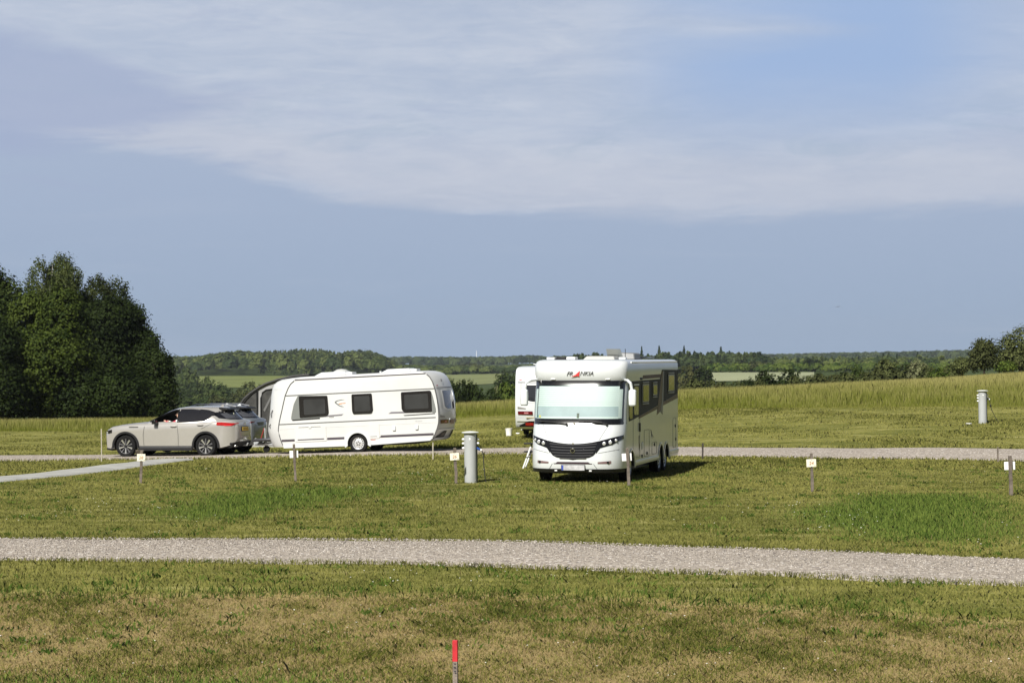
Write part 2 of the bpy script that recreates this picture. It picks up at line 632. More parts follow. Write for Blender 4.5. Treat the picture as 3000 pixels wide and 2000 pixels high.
def ground_mat():
    m = bpy.data.materials.new('grass_ground')
    m.use_nodes = True
    t = NT(m.node_tree)
    b = t.n['Principled BSDF']
    b.inputs['Roughness'].default_value = 0.9
    b.inputs['Specular IOR Level'].default_value = 0.1
    geo = t.node('ShaderNodeNewGeometry')
    P = geo.outputs['Position']
    n1 = t.noise(P, 0.35, 5, 0.6)
    n2 = t.noise(P, 2.2, 5, 0.65)
    n3 = t.noise(P, 14.0, 4, 0.7)
    st = t.noise(t.vscale(P, 0.25, 1.5, 1), 1.0, 5, 0.6)
    f = t.math('ADD', t.math('ADD', t.math('MULTIPLY', n1, .45), t.math('MULTIPLY', n2, .4)), t.math('ADD', t.math('MULTIPLY', n3, .35), t.math('MULTIPLY', st, .4)))
    lawn = t.mix(t.ramp(f, 0.62, 0.98), LAWN_A, LAWN_B)
    lawn = t.mix(t.math('MULTIPLY', t.ramp(st, .54, .72), .45), lawn, STRAW)
    lawn = t.mix(t.math('MULTIPLY', t.ramp(t.math('ADD', n2, t.math('MULTIPLY', n1, .6)), 0.85, 1.05), .5), lawn, STRAW)
    g = t.ramp(t.math('ADD', t.attr('green'), t.math('MULTIPLY', t.math('SUBTRACT', n2, .5), .9)), 0.38, 0.72)
    col = t.mix(g, lawn, t.mix(n3, (.045, .078, .010, 1), (.10, .14, .028, 1)))
    soil = t.mix(t.ramp(n2, .35, .65), (.28, .21, .09, 1), (.19, .17, .05, 1))
    soil = t.mix(t.ramp(n3, .45, .75), soil, (.34, .265, .15, 1))
    d = t.ramp(t.math('ADD', t.attr('dry'), t.math('MULTIPLY', t.math('SUBTRACT', n2, .5), .5)), 0.35, 0.65)
    d = t.math('MULTIPLY', d, t.math('SUBTRACT', 1.0, t.math('MULTIPLY', g, .85)))
    col = t.mix(d, col, soil)
    col = t.mix(t.attr('tall'), col, t.mix(n2, (.125, .13, .022, 1), (.18, .17, .04, 1)))
    sy_ = t.node('ShaderNodeSeparateXYZ')
    t.l.new(P, sy_.inputs[0])
    col = t.mix(t.ramp(sy_.outputs[1], 190.0, 240.0), col, (.040, .058, .014, 1))
    t.put(b.inputs['Base Color'], col)
    bn = t.node('ShaderNodeBump')
    bn.inputs['Strength'].default_value = 0.8
    bn.inputs['Distance'].default_value = 0.05
    t.put(bn.inputs['Height'], t.math('ADD', n3, n2))
    t.l.new(bn.outputs[0], b.inputs['Normal'])
    return m


LAWN_A, LAWN_B, STRAW = (.082, .092, .016, 1), (.225, .215, .056, 1), (.33, .30, .13, 1)


def build_ground():
    ys = np.concatenate([np.arange(-55, 14, 3.0), np.arange(14, 62, 0.22), np.arange(62, 112, 0.45), np.arange(112, 172, 1.0), np.geomspace(172, 9000, 90)])
    c = np.linspace(-1, 1, 301)
    us = 0.16 * c + 0.44 * c ** 3 * np.abs(c)
    U, Y = np.meshgrid(us, ys)
    Xg = U * (np.maximum(Y, 0) + 60)
    Z = h(Xg.ravel(), Y.ravel())
    n = len(us)
    i = np.arange(len(ys) - 1)[:, None] * n + np.arange(n - 1)[None, :]
    q = np.stack([i, i + 1, i + n + 1, i + n], -1).reshape(-1, 4)
    g, dry, tall = masks(Xg.ravel(), Y.ravel())
    o = quick('ground', np.stack([Xg.ravel(), Y.ravel(), Z], 1), q, ground_mat(), dict(green=g, dry=dry, tall=tall), smooth=True)
    tag(o, kind='structure')


build_ground()


def strip(name, pts, width, m, dz=0.03, jit=0.12, step=0.25, seed=1):
    """A road or path sheet following the ground."""
    r_ = np.random.default_rng(seed)
    pts = np.asarray(pts, float)
    seg = np.r_[0, np.cumsum(np.linalg.norm(np.diff(pts, axis=0), axis=1))]
    s = np.arange(0, seg[-1], step)
    cx, cy = np.interp(s, seg, pts[:, 0]), np.interp(s, seg, pts[:, 1])
    for _ in range(3):
        k = np.hanning(41)
        k /= k.sum()
        cx = np.convolve(np.pad(cx, 20, mode='reflect', reflect_type='odd'), k, 'valid')
        cy = np.convolve(np.pad(cy, 20, mode='reflect', reflect_type='odd'), k, 'valid')
    tx, ty = np.gradient(cx), np.gradient(cy)
    L = np.hypot(tx, ty)
    nx, ny = -ty / L, tx / L
    W = 15
    V = []
    e0 = np.convolve(r_.normal(0, 1, len(s) + 6), np.ones(7) / 7, 'valid') * jit * 2
    e1 = np.convolve(r_.normal(0, 1, len(s) + 6), np.ones(7) / 7, 'valid') * jit * 2
    for k in range(W):
        f = k / (W - 1) * 2 - 1
        w = f * width / 2 + np.where(f > 0, e0, e1) * abs(f) ** 4
        x, y = cx + nx * w, cy + ny * w
        crown = 0.03 * (1 - f * f) - (0.05 if abs(f) > .99 else 0)
        V.append(np.stack([x, y, h(x, y) + dz + crown], 1))
    V = np.stack(V, 1).reshape(-1, 3)
    i = np.arange(len(s) - 1)[:, None] * W + np.arange(W - 1)[None, :]
    q = np.stack([i, i + W, i + W + 1, i + 1], -1).reshape(-1, 4)
    o = quick(name, V, q, m, smooth=True)
    tag(o, kind='structure')
    return o


def gravel_mat():
    m = bpy.data.materials.new('gravel')
    m.use_nodes = True
    t = NT(m.node_tree)
    b = t.n['Principled BSDF']
    b.inputs['Roughness'].default_value = 0.9
    b.inputs['Specular IOR Level'].default_value = 0.15
    geo = t.node('ShaderNodeNewGeometry')
    P = geo.outputs['Position']
    vo = t.node('ShaderNodeTexVoronoi')
    t.put(vo.inputs['Vector'], P)
    vo.inputs['Scale'].default_value = 22
    sp = t.node('ShaderNodeSeparateColor')
    t.l.new(vo.outputs['Color'], sp.inputs[0])
    big = t.noise(P, 0.6, 4)
    col = t.mix(sp.outputs[0], (.24, .207, .172, 1), (.42, .372, .318, 1))
    col = t.mix(t.ramp(sp.outputs[1], .86, .95), col, (.17, .15, .14, 1))
    col = t.mix(t.ramp(sp.outputs[2], .93, .97), col, (.66, .62, .57, 1))
    col = t.mix(t.math('MULTIPLY', t.ramp(big, .4, .7), .3), col, (.27, .24, .20, 1))
    t.put(b.inputs['Base Color'], col)
    bn = t.node('ShaderNodeBump')
    bn.inputs['Strength'].default_value = 0.5
    bn.inputs['Distance'].default_value = 0.03
    t.put(bn.inputs['Height'], t.math('ADD', t.math('MULTIPLY', vo.outputs['Distance'], -1.5), t.noise(P, 30, 3)))
    t.l.new(bn.outputs[0], b.inputs['Normal'])
    return m


GRAVEL = gravel_mat()
xs = np.linspace(-30, 30, 61)
road1 = lambda x: 34.0 - .26 * x - .0207 * x * x * np.where(np.abs(x) > 9, 9 / np.maximum(np.abs(x), 1), 1)
strip('gravel_road', [(x, road1(x)) for x in xs], 4.1, GRAVEL, 0.028, seed=2)
road2 = lambda x: np.interp(x, [-40, -18, -11.5, -1.1, 5.4, 15.8, 40], [80.5, 77.2, 74.6, 73.0, 69.4, 67.7, 62])
strip('gravel_road', [(x, road2(x)) for x in np.linspace(-38, 38, 77)], 4.5, GRAVEL, 0.028, seed=3)
CONC = mat('concrete_path', (.36, .36, .335), .85, var=.25, vscale=1.3, bump=.3, bscale=12)
strip('path', [(-16, 40), (-15.0, 46), (-13.1, 56), (-12.2, 63), (-11.0, 71.5)], 1.55, CONC, 0.03, .05, seed=4)


# pale fields far beyond the meadow, lying on the terrain
def field(px0, px1, d0, d1, m, lift):
    nx, ny = 40, 24
    V = []
    for j in range(ny + 1):
        d = d0 + (d1 - d0) * j / ny
        for i in range(nx + 1):
            px = px0 + (px1 - px0) * i / nx
            V.append((X(px, d), d, H1(X(px, d), d) + lift))
    w = nx + 1
    q = [(j * w + i, j * w + i + 1, (j + 1) * w + i + 1, (j + 1) * w + i) for j in range(ny) for i in range(nx)]
    tag(quick('field', np.array(V), np.array(q), m, smooth=True), kind='structure')


field(540, 860, 1270, 1640, mat('field_green', (.15, .175, .05), .9, var=.25, vscale=.02, spec=.1), .25)
field(1300, 1475, 1270, 1640, mat('field_pale', (.17, .19, .075), .9, var=.25, vscale=.02, spec=.1), .25)
field(2040, 2385, 790, 965, mat('field_silver', (.27, .29, .17), .9, var=.2, vscale=.03, spec=.1), .2)

# ------------------------------------------------------------------ trees
BARK = mat('bark', (.075, .06, .045), .9, var=.5, vscale=4, bump=.5, bscale=14)
BIRCH = mat('birch_bark', (.42, .40, .36), .8, var=.7, vscale=3, bump=.2)
LEAF = {
    'dark': foliage_mat('leaf_dark', (.008, .015, .003), (.026, .040, .008)),
    'mid': foliage_mat('leaf_mid', (.018, .032, .006), (.055, .078, .016)),
    'maple': foliage_mat('leaf_maple', (.014, .026, .004), (.058, .080, .012)),
    'birch': foliage_mat('leaf_birch', (.024, .036, .010), (.070, .085, .026)),
    'olive': foliage_mat('leaf_olive', (.034, .043, .013), (.088, .100, .034)),
    'brown': foliage_mat('leaf_brown', (.038, .042, .014), (.080, .082, .028)),
    'lime': foliage_mat('leaf_lime', (.030, .055, .008), (.085, .115, .02)),
    'pale': foliage_mat('leaf_pale', (.065, .075, .032), (.16, .165, .085)),
    'vale': foliage_mat('leaf_vale', (.026, .042, .012), (.080, .105, .030)),
    'vale2': foliage_mat('leaf_vale_deep', (.018, .032, .010), (.055, .078, .022)),
    'spruce': foliage_mat('leaf_spruce', (.008, .018, .007), (.022, .038, .012)),
}


def unit(a):
    return a / np.maximum(np.linalg.norm(a, axis=-1, keepdims=True), 1e-9)


def leaf_quads(C, N, size, r_):
    """One small quad per centre C facing about N."""
    n = len(C)
    t1 = unit(np.cross(N, r_.normal(size=(n, 3))))
    t2 = np.cross(N, t1)
    s = (size * r_.uniform(.6, 1.3, n))[:, None]
    a, b = t1 * s * .5, t2 * s * .36
    V = np.stack([C - a, C - b * 1.0 + a * .1, C + a, C + b], 1).reshape(-1, 3)
    return V, np.arange(4 * n).reshape(n, 4)


def crown_points(lumps, n_cl, per, spread, r_, droop=0.0, shell=(.62, 1.04), nr=.45):
    """Leaf centres, normals and tint: clumps spread over a crown made of ellipsoid lumps."""
    L = np.asarray(lumps, float)
    wgt = (L[:, 3] * L[:, 4] + L[:, 4] * L[:, 5])
    k = r_.choice(len(L), n_cl, p=wgt / wgt.sum())
    dirs = unit(r_.normal(size=(n_cl, 3)))
    rad = r_.uniform(*shell, n_cl) ** .6
    cc = L[k, :3] + dirs * L[k, 3:6] * rad[:, None]
    out = unit(dirs / L[k, 3:6])
    off = r_.normal(size=(n_cl, per, 3)) * spread * np.array([1, 1, .75])
    if droop:
        off[..., 2] -= np.abs(r_.normal(size=(n_cl, per))) * droop
        off[..., :2] *= .6
    P = (cc[:, None, :] + off).reshape(-1, 3)
    N = unit(np.repeat(out, per, 0) * .7 + unit(off.reshape(-1, 3)) * .5 + r_.normal(size=(n_cl * per, 3)) * nr + np.array([0, 0, .35]))
    tint = np.repeat(r_.uniform(0, .75, n_cl), per) + r_.uniform(0, .25, n_cl * per)
    return P, N, tint


def make_tree(name, label, base, height, lumps, leaf, n_cl=220, per=28, spread=.42, lsize=.34, seed=0, bark=None, cat='tree', group=None, droop=0, trunk_r=.2, clear=.25, limbs=7):
    """lumps are relative to the base: (x, y, z, rx, ry, rz)."""
    r_ = np.random.default_rng(seed)
    root = thing(name, label, cat, base, group=group)
    P, N, tint = crown_points(lumps, n_cl, per, spread, r_, droop)
    keep = P[:, 2] > .05
    P, N, tint = P[keep], N[keep], tint[keep]
    V, Q = leaf_quads(P, N, lsize, r_)
    quick('crown', V, Q, LEAF[leaf], np.repeat(tint, 4), root)
    mb = MB()
    top = height * .8
    n = 7
    wob = np.cumsum(r_.normal(0, .05 * height / 10, (n, 2)), axis=0)
    wob[0] = 0
    path = [(wob[i, 0], wob[i, 1], -.3 + (top + .3) * i / (n - 1)) for i in range(n)]
    mb.tube(path, trunk_r, 8, r2=trunk_r * .18)
    for k in range(limbs):
        i = r_.integers(2, n - 1)
        p = Vector(path[i])
        l_ = lumps[r_.integers(0, len(lumps))]
        e = Vector((l_[0] + r_.normal() * l_[3] * .5, l_[1] + r_.normal() * l_[4] * .5, max(l_[2] + r_.normal() * l_[5] * .4, p.z + .4)))
        m_ = (p + e) / 2 + Vector((0, 0, .1 * height))* .3
        mb.tube([p, m_, e], trunk_r * .45, 6, r2=trunk_r * .08)
    mb.build('trunk', bark or BARK, root)
    return root


def crown_at(root_xy, z0, d, px0, px1, py0, py1, depth=1.0):
    """Ellipsoid lump that covers a picture box at distance d, relative to a base point."""
    x0, x1 = X(px0, d), X(px1, d)
    z1, zb = Zp(py0, d), Zp(py1, d)
    rx = (x1 - x0) / 2
    return ((x0 + x1) / 2 - root_xy[0], d - root_xy[1], (z1 + zb) / 2 - z0, rx, max(rx * depth, .5), (z1 - zb) / 2)


def copse_tree(name, label, d, px, boxes, leaf, seed, **kw):
    x = X(px, d)
    z0 = H1(x, d)
    lumps = [crown_at((x, d), z0, d + dd, a, b, c, e) for (a, b, c, e, dd) in boxes]
    top = max(l_[2] + l_[5] for l_ in lumps)
    return make_tree(name, label, (x, d, z0), top, lumps, leaf, seed=seed, **kw)


G1 = 'trees of the dark copse at the left edge'
copse_tree('birch_tree', 'tall birch with drooping twigs and pale limbs, the highest top of the dark copse', 172, 150,
           [(78, 150, 745, 900, 0), (130, 235, 738, 890, 1), (75, 245, 820, 1000, 0), (150, 240, 770, 860, -1)], 'birch', 11, n_cl=478, per=52, spread=0.240, lsize=0.167, bark=BIRCH, group=G1, droop=.8, trunk_r=.22, limbs=14)
copse_tree('birch_tree', 'shorter birch with loose crown just right of the tallest birch in the copse', 174, 310,
           [(235, 330, 800, 960, 0), (290, 385, 812, 960, 1), (240, 390, 880, 1100, 0)], 'birch', 12, n_cl=478, per=52, spread=0.272, lsize=0.174, bark=BIRCH, group=G1, droop=.6, trunk_r=.2, limbs=10)
copse_tree('maple_tree', 'broad bright green maple at the front of the copse, sunlit leaf clumps', 160, 150,
           [(30, 150, 860, 1080, 0), (120, 255, 850, 1060, -1), (60, 260, 940, 1160, -2), (20, 200, 1020, 1225, -1), (150, 290, 1000, 1200, -1)], 'maple', 13, n_cl=754, per=68, spread=0.336, lsize=0.223, group=G1)
copse_tree('broadleaf_tree', 'broad green tree cut by the left picture edge at the copse end', 168, -20,
           [(-120, 30, 780, 1000, 0), (-60, 75, 810, 1050, 0), (-130, 60, 960, 1226, -1)], 'mid', 14, n_cl=609, per=60, spread=0.360, lsize=0.223, group=G1)
copse_tree('broadleaf_tree', 'dark green tree between the left edge and the bright maple', 156, 20,
           [(-60, 55, 950, 1120, 0), (-50, 70, 1060, 1228, 0)], 'dark', 15, n_cl=319, per=56, spread=0.336, lsize=0.211, group=G1)
copse_tree('broadleaf_tree', 'dark round-topped tree in the middle of the copse behind the maple', 168, 310,
           [(220, 360, 900, 1120, 0), (230, 400, 880, 1040, 1), (240, 420, 1000, 1226, 0)], 'dark', 16, n_cl=754, per=64, spread=0.336, lsize=0.223, group=G1)
copse_tree('broadleaf_tree', 'dark tree on the right shoulder of the copse with ragged crown', 170, 395,
           [(330, 425, 885, 1060, 0), (350, 462, 955, 1130, 0), (330, 465, 1050, 1226, -1), (300, 415, 900, 1000, 1)], 'dark', 17, n_cl=667, per=64, spread=0.288, lsize=0.211, group=G1)
copse_tree('broadleaf_tree', 'low dark tree filling the foot of the copse in deep shade', 158, 300,
           [(170, 310, 1080, 1229, 0), (280, 430, 1090, 1229, 0)], 'dark', 18, n_cl=435, per=64, spread=0.336, lsize=0.211, group=G1)
copse_tree('broadleaf_tree', 'dark young tree at the right end of the copse above the car bonnet', 165, 470,
           [(430, 500, 1030, 1130, 0), (425, 516, 1090, 1226, 0), (400, 470, 1000, 1120, 1)], 'dark', 19, n_cl=348, per=56, spread=0.256, lsize=0.186, group=G1)

copse_tree('broadleaf_tree', 'deep green tree standing behind the maple and both birches', 180, 215,
           [(150, 290, 850, 1100, 0), (190, 330, 900, 1226, 0), (60, 220, 930, 1226, 0)], 'dark', 25, n_cl=520, per=60, spread=.36, lsize=.23, group=G1)

# hawthorns on the right
copse_tree('hawthorn_tree', 'hawthorn leaning over the meadow, left of the taller one at the right edge', 178, 2885,
           [(2852, 2912, 992, 1050, 0), (2845, 2920, 1010, 1075, 0), (2838, 2900, 1040, 1083, 0)], 'olive', 21, n_cl=210, per=22, spread=.20, lsize=.19, trunk_r=.12, group='hawthorns on the right')
copse_tree('hawthorn_tree', 'tall hawthorn cut by the right picture edge above the meadow', 180, 2985,
           [(2925, 3010, 975, 1060, 0), (2950, 3060, 960, 1050, 0), (2920, 3040, 1020, 1086, 0), (3010, 3090, 985, 1085, 0)], 'olive', 22, n_cl=330, per=22, spread=.21, lsize=.19, trunk_r=.14, group='hawthorns on the right')
copse_tree('bush', 'low bright green bush between the two hawthorns', 178, 2945,
           [(2915, 2975, 1062, 1086, 0)], 'lime', 23, n_cl=60, per=20, spread=.16, lsize=.17, trunk_r=.05, cat='bush')
copse_tree('bush', 'low olive bush at the left foot of the leaning hawthorn', 182, 2815,
           [(2792, 2842, 1052, 1092, 0)], 'olive', 24, n_cl=80, per=20, spread=.18, lsize=.18, trunk_r=.05, cat='bush')

# middle-distance trees: a few crown shapes, copied
PROTO = {}


def proto_mesh(kind, leaf, seed):
    key = (kind, leaf, seed)
    if key in PROTO:
        return PROTO[key]
    r_ = np.random.default_rng(seed + 100)
    if kind == 'conifer':
        n = 520
        z = r_.uniform(.06, 1, n) ** 1.15
        a = r_.uniform(0, 2 * np.pi, n)
        rad = (1.04 - z) * .62 * (.8 + .3 * np.sin(z * 40)) * r_.uniform(.6, 1.05, n)
        P = np.stack([rad * np.cos(a), rad * np.sin(a), z], 1)
        N = unit(np.stack([np.cos(a), np.sin(a), np.full(n, .5)], 1) + r_.normal(size=(n, 3)) * .4)
        tint = r_.uniform(0, 1, n)
        V, Q = leaf_quads(P, N, .16, r_)
    else:
        lumps = [(0, 0, .52, .46, .46, .46)]
        for k in range(6):
            q = r_.uniform(0, 6.28)
            rr = r_.uniform(.2, .34)
            s = r_.uniform(.18, .28)
            lumps.append((rr * math.cos(q), rr * math.sin(q), r_.uniform(.3, .8), s, s, s * .9))
        P, N, tint = crown_points(lumps, 190, 20, .045, r_, shell=(.6, 1.0), nr=.2)
        keep = P[:, 2] > .03
        P, N, tint = P[keep], N[keep], tint[keep]
        V, Q = leaf_quads(P, N, .075, r_)
    o = quick('crown', V, Q, LEAF[leaf], np.repeat(tint, 4))
    me = o.data
    bpy.data.objects.remove(o)
    PROTO[key] = me
    return me


_tm = MB().tube([(0, 0, -.15), (.01, 0, .25), (0, .01, .6)], .035, 6, r2=.012).build('trunk', BARK)
TRUNK = _tm.data
bpy.data.objects.remove(_tm)


def far_tree(name, label, px, top, width, d, leaf, seed=0, kind='round', cat='tree', group=None):
    x = X(px, d)
    z0 = H1(x, d)
    hgt = Zp(top, d) - z0
    w = width * (1.3 if kind == 'round' else 1.15) / F * d
    root = thing(name, label, cat, (x, d, z0), (0, 0, seed * 2.1), group)
    for nm, me in (('crown', proto_mesh(kind, leaf, seed % 3)), ('trunk', TRUNK)):
        c = bpy.data.objects.new(nm, me)
        COL.objects.link(c)
        c.parent = root
        c.scale = (w, w, hgt)
    return root


GV = 'valley trees beyond the cars'
for k, (px, top, w, d, leaf) in enumerate([
        (534, 1074, 62, 1000, 'vale'), (526, 1097, 48, 860, 'vale'), (570, 1100, 44, 900, 'vale'), (498, 1085, 52, 980, 'vale2'), (470, 1070, 60, 1020, 'vale'),
        (617, 1104, 36, 820, 'vale'), (594, 1134, 46, 700, 'vale'), (647, 1117, 44, 760, 'vale2'), (664, 1130, 50, 720, 'vale2'),
        (560, 1120, 50, 800, 'vale2'), (545, 1135, 52, 740, 'vale2'), (512, 1134, 46, 720, 'vale2'),
        (630, 1145, 50, 650, 'vale'), (600, 1160, 60, 600, 'vale2'), (560, 1160, 60, 610, 'vale2'), (520, 1160, 55, 620, 'vale'), (470, 1110, 60, 900, 'vale2')]):
    far_tree('tree', 'rounded tree of the valley grove seen above the cars', px, top, w * 1.15, d, leaf, k, group=GV)
far_tree('tree', 'grey-green willow-like tree low in the valley grove above the beige car windscreen', 492, 1158, 48, 560, 'pale', 1)
far_tree('tree', 'pale grey-green low tree just above the roof of the cars', 645, 1157, 52, 560, 'olive', 2)
far_tree('tree', 'olive tree in front of the green field, left above the grey awning', 728, 1116, 60, 700, 'olive', 3)
far_tree('tree', 'olive tree half hidden by the curved awning roof', 702, 1142, 60, 640, 'olive', 4)
far_tree('tree', 'brownish tree behind the awning roof beside the caravan front', 770, 1142, 80, 620, 'brown', 5)
# trees and hedge seen between the two caravans
far_tree('tree', 'pale broad tree standing out of the wood above the caravan rear end', 1373, 1063, 78, 1750, 'olive', 0)
far_tree('tree', 'dark round tree at the wood edge, right of the pale broad one', 1414, 1080, 40, 1690, 'dark', 1)
far_tree('tree', 'green tree at the wood edge left of the pale broad one', 1336, 1075, 42, 1700, 'mid', 2)
far_tree('tree', 'large dark spreading tree left of the parked caravan, beyond the field', 1484, 1083, 74, 620, 'mid', 1)
GH = 'hedge bushes behind the meadow between the caravans'
for k, (px, top, w, d, leaf) in enumerate([(1352, 1110, 40, 205, 'dark'), (1322, 1105, 60, 210, 'dark'), (1403, 1128, 40, 205, 'dark'), (1437, 1137, 44, 200, 'dark'), (1460, 1142, 40, 205, 'mid'), (1290, 1120, 50, 208, 'dark'), (1530, 1135, 60, 212, 'dark'), (1580, 1140, 60, 215, 'mid')]):
    far_tree('hedge_bush', 'dark bush of the hedge behind the meadow between the two caravans', px, top, w, d, leaf, k, cat='bush', group=GH)
far_tree('hedge_bush', 'tallest dark bush of the hedge beside the towed caravan rear', 1380, 1110, 50, 206, 'dark', 1, cat='bush')
far_tree('hedge_bush', 'bright green bush of the hedge touching the parked caravan', 1494, 1118, 52, 207, 'lime', 2, cat='bush')
far_tree('hedge_bush', 'small pale blossoming bush on top of the hedge by the parked caravan', 1462, 1130, 24, 214, 'pale', 2, cat='bush')
# hedge and trees right of the motorhome
far_tree('tree', 'brownish round tree touching the motorhome rear edge beyond the meadow', 2010, 1070, 56, 520, 'brown', 0)
far_tree('tree', 'dark green tree next to the brownish one behind the motorhome rear', 2060, 1068, 62, 500, 'dark', 1)
GR = 'low hedge bushes along the far meadow edge'
for k, (px, top, w, leaf) in enumerate([(2006, 1126, 40, 'olive'), (2026, 1122, 44, 'olive'), (2048, 1108, 50, 'olive'), (2078, 1113, 46, 'olive'), (2108, 1116, 44, 'brown'), (2132, 1119, 40, 'olive'), (2154, 1114, 40, 'olive'),
                                        (2226, 1106, 40, 'olive'), (2336, 1101, 40, 'olive'), (2360, 1099, 46, 'olive'), (2386, 1096, 56, 'olive'), (2415, 1094, 52, 'olive'), (2440, 1096, 46, 'brown'), (2457, 1090, 44, 'olive'), (2492, 1090, 42, 'olive'),
                                        (2530, 1088, 44, 'olive'), (2552, 1082, 46, 'olive'), (2580, 1080, 40, 'olive'), (2745, 1076, 48, 'lime'), (2775, 1072, 48, 'lime'), (2796, 1070, 44, 'olive')]):
    d = 215 - (px - 2000) * .02
    far_tree('hedge_bush', 'low rounded bush of the hedge along the far meadow edge', px, top, w, d, leaf, k, cat='bush', group=GR)
far_tree('hedge_bush', 'small dark bush left of the pair beside the pale field', 2176, 1111, 34, 216, 'dark', 0, cat='bush')
far_tree('hedge_bush', 'narrow upright dark bush in front of the pale field', 2199, 1101, 28, 215, 'dark', 1, cat='bush')
far_tree('hedge_bush', 'broad dark bush, left of the two that hide the pale field edge', 2254, 1087, 58, 214, 'dark', 2, cat='bush')
far_tree('hedge_bush', 'tall dark bush at the right end of the pale field', 2308, 1079, 56, 213, 'dark', 0, cat='bush')
far_tree('tree', 'small upright dark tree rising from the hedge right of the pale field', 2512, 1066, 42, 212, 'mid', 1)
far_tree('hedge_bush', 'dark bush left of the small upright tree on the hedge', 2478, 1091, 36, 211, 'dark', 2, cat='bush')
far_tree('tree', 'broad olive tree, left one of the pair on the meadow rim', 2612, 1053, 66, 210, 'olive', 2)
far_tree('tree', 'olive bush-like tree filling the gap of the pair on the meadow rim', 2650, 1064, 60, 208, 'olive', 0)
far_tree('hawthorn_tree', 'pale blossoming tree, right one of the pair on the meadow rim', 2692, 1049, 56, 207, 'pale', 1)
far_tree('tree', 'dark olive tree low beside the pale blossoming one', 2716, 1066, 50, 206, 'olive', 1)
far_tree('hedge_bush', 'pale dusty bush below the olive pair on the rim', 2582, 1092, 44, 205, 'brown', 1, cat='bush')
far_tree('tree', 'big pale round tree in front of the wood above the silver field', 2209, 1058, 62, 1010, 'olive', 0)
far_tree('tree', 'dark layered tree in front of the wood right of the tall hedge bush', 2380, 1049, 56, 1010, 'dark', 1)
far_tree('spruce_tree', 'spruce spire above the skyline just right of the motorhome roof', 2004, 1016, 22, 1480, 'spruce', 0, 'conifer')
far_tree('spruce_tree', 'wide spruce tip standing above the skyline right of the motorhome', 2112, 1018, 30, 1480, 'spruce', 1, 'conifer')
far_tree('spruce_tree', 'spruce tip peeking over the motorhome roof hatch, left of two', 1880, 1017, 20, 1500, 'spruce', 1, 'conifer')
far_tree('spruce_tree', 'spruce tip over the motorhome roof, right of two', 1931, 1016, 26, 1500, 'spruce', 2, 'conifer')
GC = 'dark conifers in front of the far wood'
for k, (px, top, w) in enumerate([(2442, 1052, 18), (2456, 1056, 18), (2470, 1050, 20), (2485, 1054, 16), (2515, 1046, 18), (2570, 1042, 20), (2588, 1036, 22), (2604, 1034, 22), (2628, 1038, 20), (2688, 1032, 18)]):
    far_tree('spruce_tree', 'narrow dark conifer standing in front of the far wood', px, top, w, 1250, 'spruce', k, 'conifer', group=GC)


def wood(name, xs_, ys_, hts, wid, leaf, per, seed, conifer=None, size=.16):
    """A far-off wood as one object: crowns of leaf-clump faces."""
    r_ = np.random.default_rng(seed)
    n = len(xs_)
    z0 = h(xs_, ys_)
    dirs = unit(r_.normal(size=(n, per, 3)))
    dirs[..., 2] = np.abs(dirs[..., 2]) * 1.0 - .25
    dirs[..., 1] = -np.abs(dirs[..., 1]) * .9 + .1 * dirs[..., 1]
    rad = r_.uniform(.82, 1.05, (n, per, 1))
    lump = 1 + .16 * np.sin(dirs[..., :1] * 9 + r_.uniform(0, 6, (n, 1, 1))) * np.cos(dirs[..., 2:] * 8 + r_.uniform(0, 6, (n, 1, 1)))
    P = dirs * rad * lump
    if conifer is not None:
        t = r_.uniform(0, 1, (n, per))
        a = r_.uniform(np.pi, 2 * np.pi, (n, per))
        rr = (1.03 - t) * r_.uniform(.7, 1.05, (n, per)) * .75
        Pc = np.stack([rr * np.cos(a), rr * np.sin(a), t * 2 - 1], -1)
        P = np.where(conifer[:, None, None], Pc, P)
    sc = np.stack([wid / 2, wid / 2, hts * .47], 1)[:, None, :]
    C = P * sc + np.stack([xs_, ys_, z0 + hts * .53], 1)[:, None, :]
    N = unit(dirs + r_.normal(size=dirs.shape) * .22 + np.array([0, 0, .25]))
    V, Q = leaf_quads(C.reshape(-1, 3), N.reshape(-1, 3), np.repeat(wid * size * 2.0, per), r_)
    tint = np.clip(np.repeat(r_.uniform(-.1, .95, n), per) + r_.normal(0, .12, n * per), 0, 1)
    o = quick(name, V, Q, LEAF[leaf], np.repeat(tint, 4))
    tag(o, kind='stuff')
    return o


def scatter(n, px0, px1, d0, d1, seed):
    r_ = np.random.default_rng(seed)
    d = np.sqrt(r_.uniform(d0 ** 2, d1 ** 2, n))
    px = r_.uniform(px0, px1, n)
    return X(px, d), d, px, r_


FAR1 = foliage_mat('leaf_wood', (.026, .042, .012), (.085, .105, .028), .15, .01, 0)
LEAF['wood'] = FAR1
LEAF['woodd'] = foliage_mat('leaf_wood_dark', (.018, .032, .012), (.055, .074, .024), .15, .01, 0)
# wooded hill on the left: its edge follows the field
x_, y_, p_, r_ = scatter(1500, 380, 1165, 1650, 2380, 31)
top_py = np.interp(p_, [380, 480, 560, 620, 700, 800, 860, 940, 990, 1050, 1090, 1120, 1165], [1040, 1042, 1040, 1030, 1020, 1026, 1020, 1018, 1030, 1015, 1019, 1034, 1064])
hts = r_.uniform(12, 19, len(x_))
allow = (H - (top_py + 1 - 1045) / F * y_) - h(x_, y_)
hts = np.minimum(hts, allow - r_.uniform(0, 4.5, len(x_)))
k = hts > 6
con = (p_ > 760) & (p_ < 1010) & (r_.uniform(size=len(p_)) < .55)
wood('wooded_hill', x_[k], y_[k], hts[k], r_.uniform(7, 12, k.sum()) * np.where(con[k], .6, 1), 'wood', 130, 32, con[k])
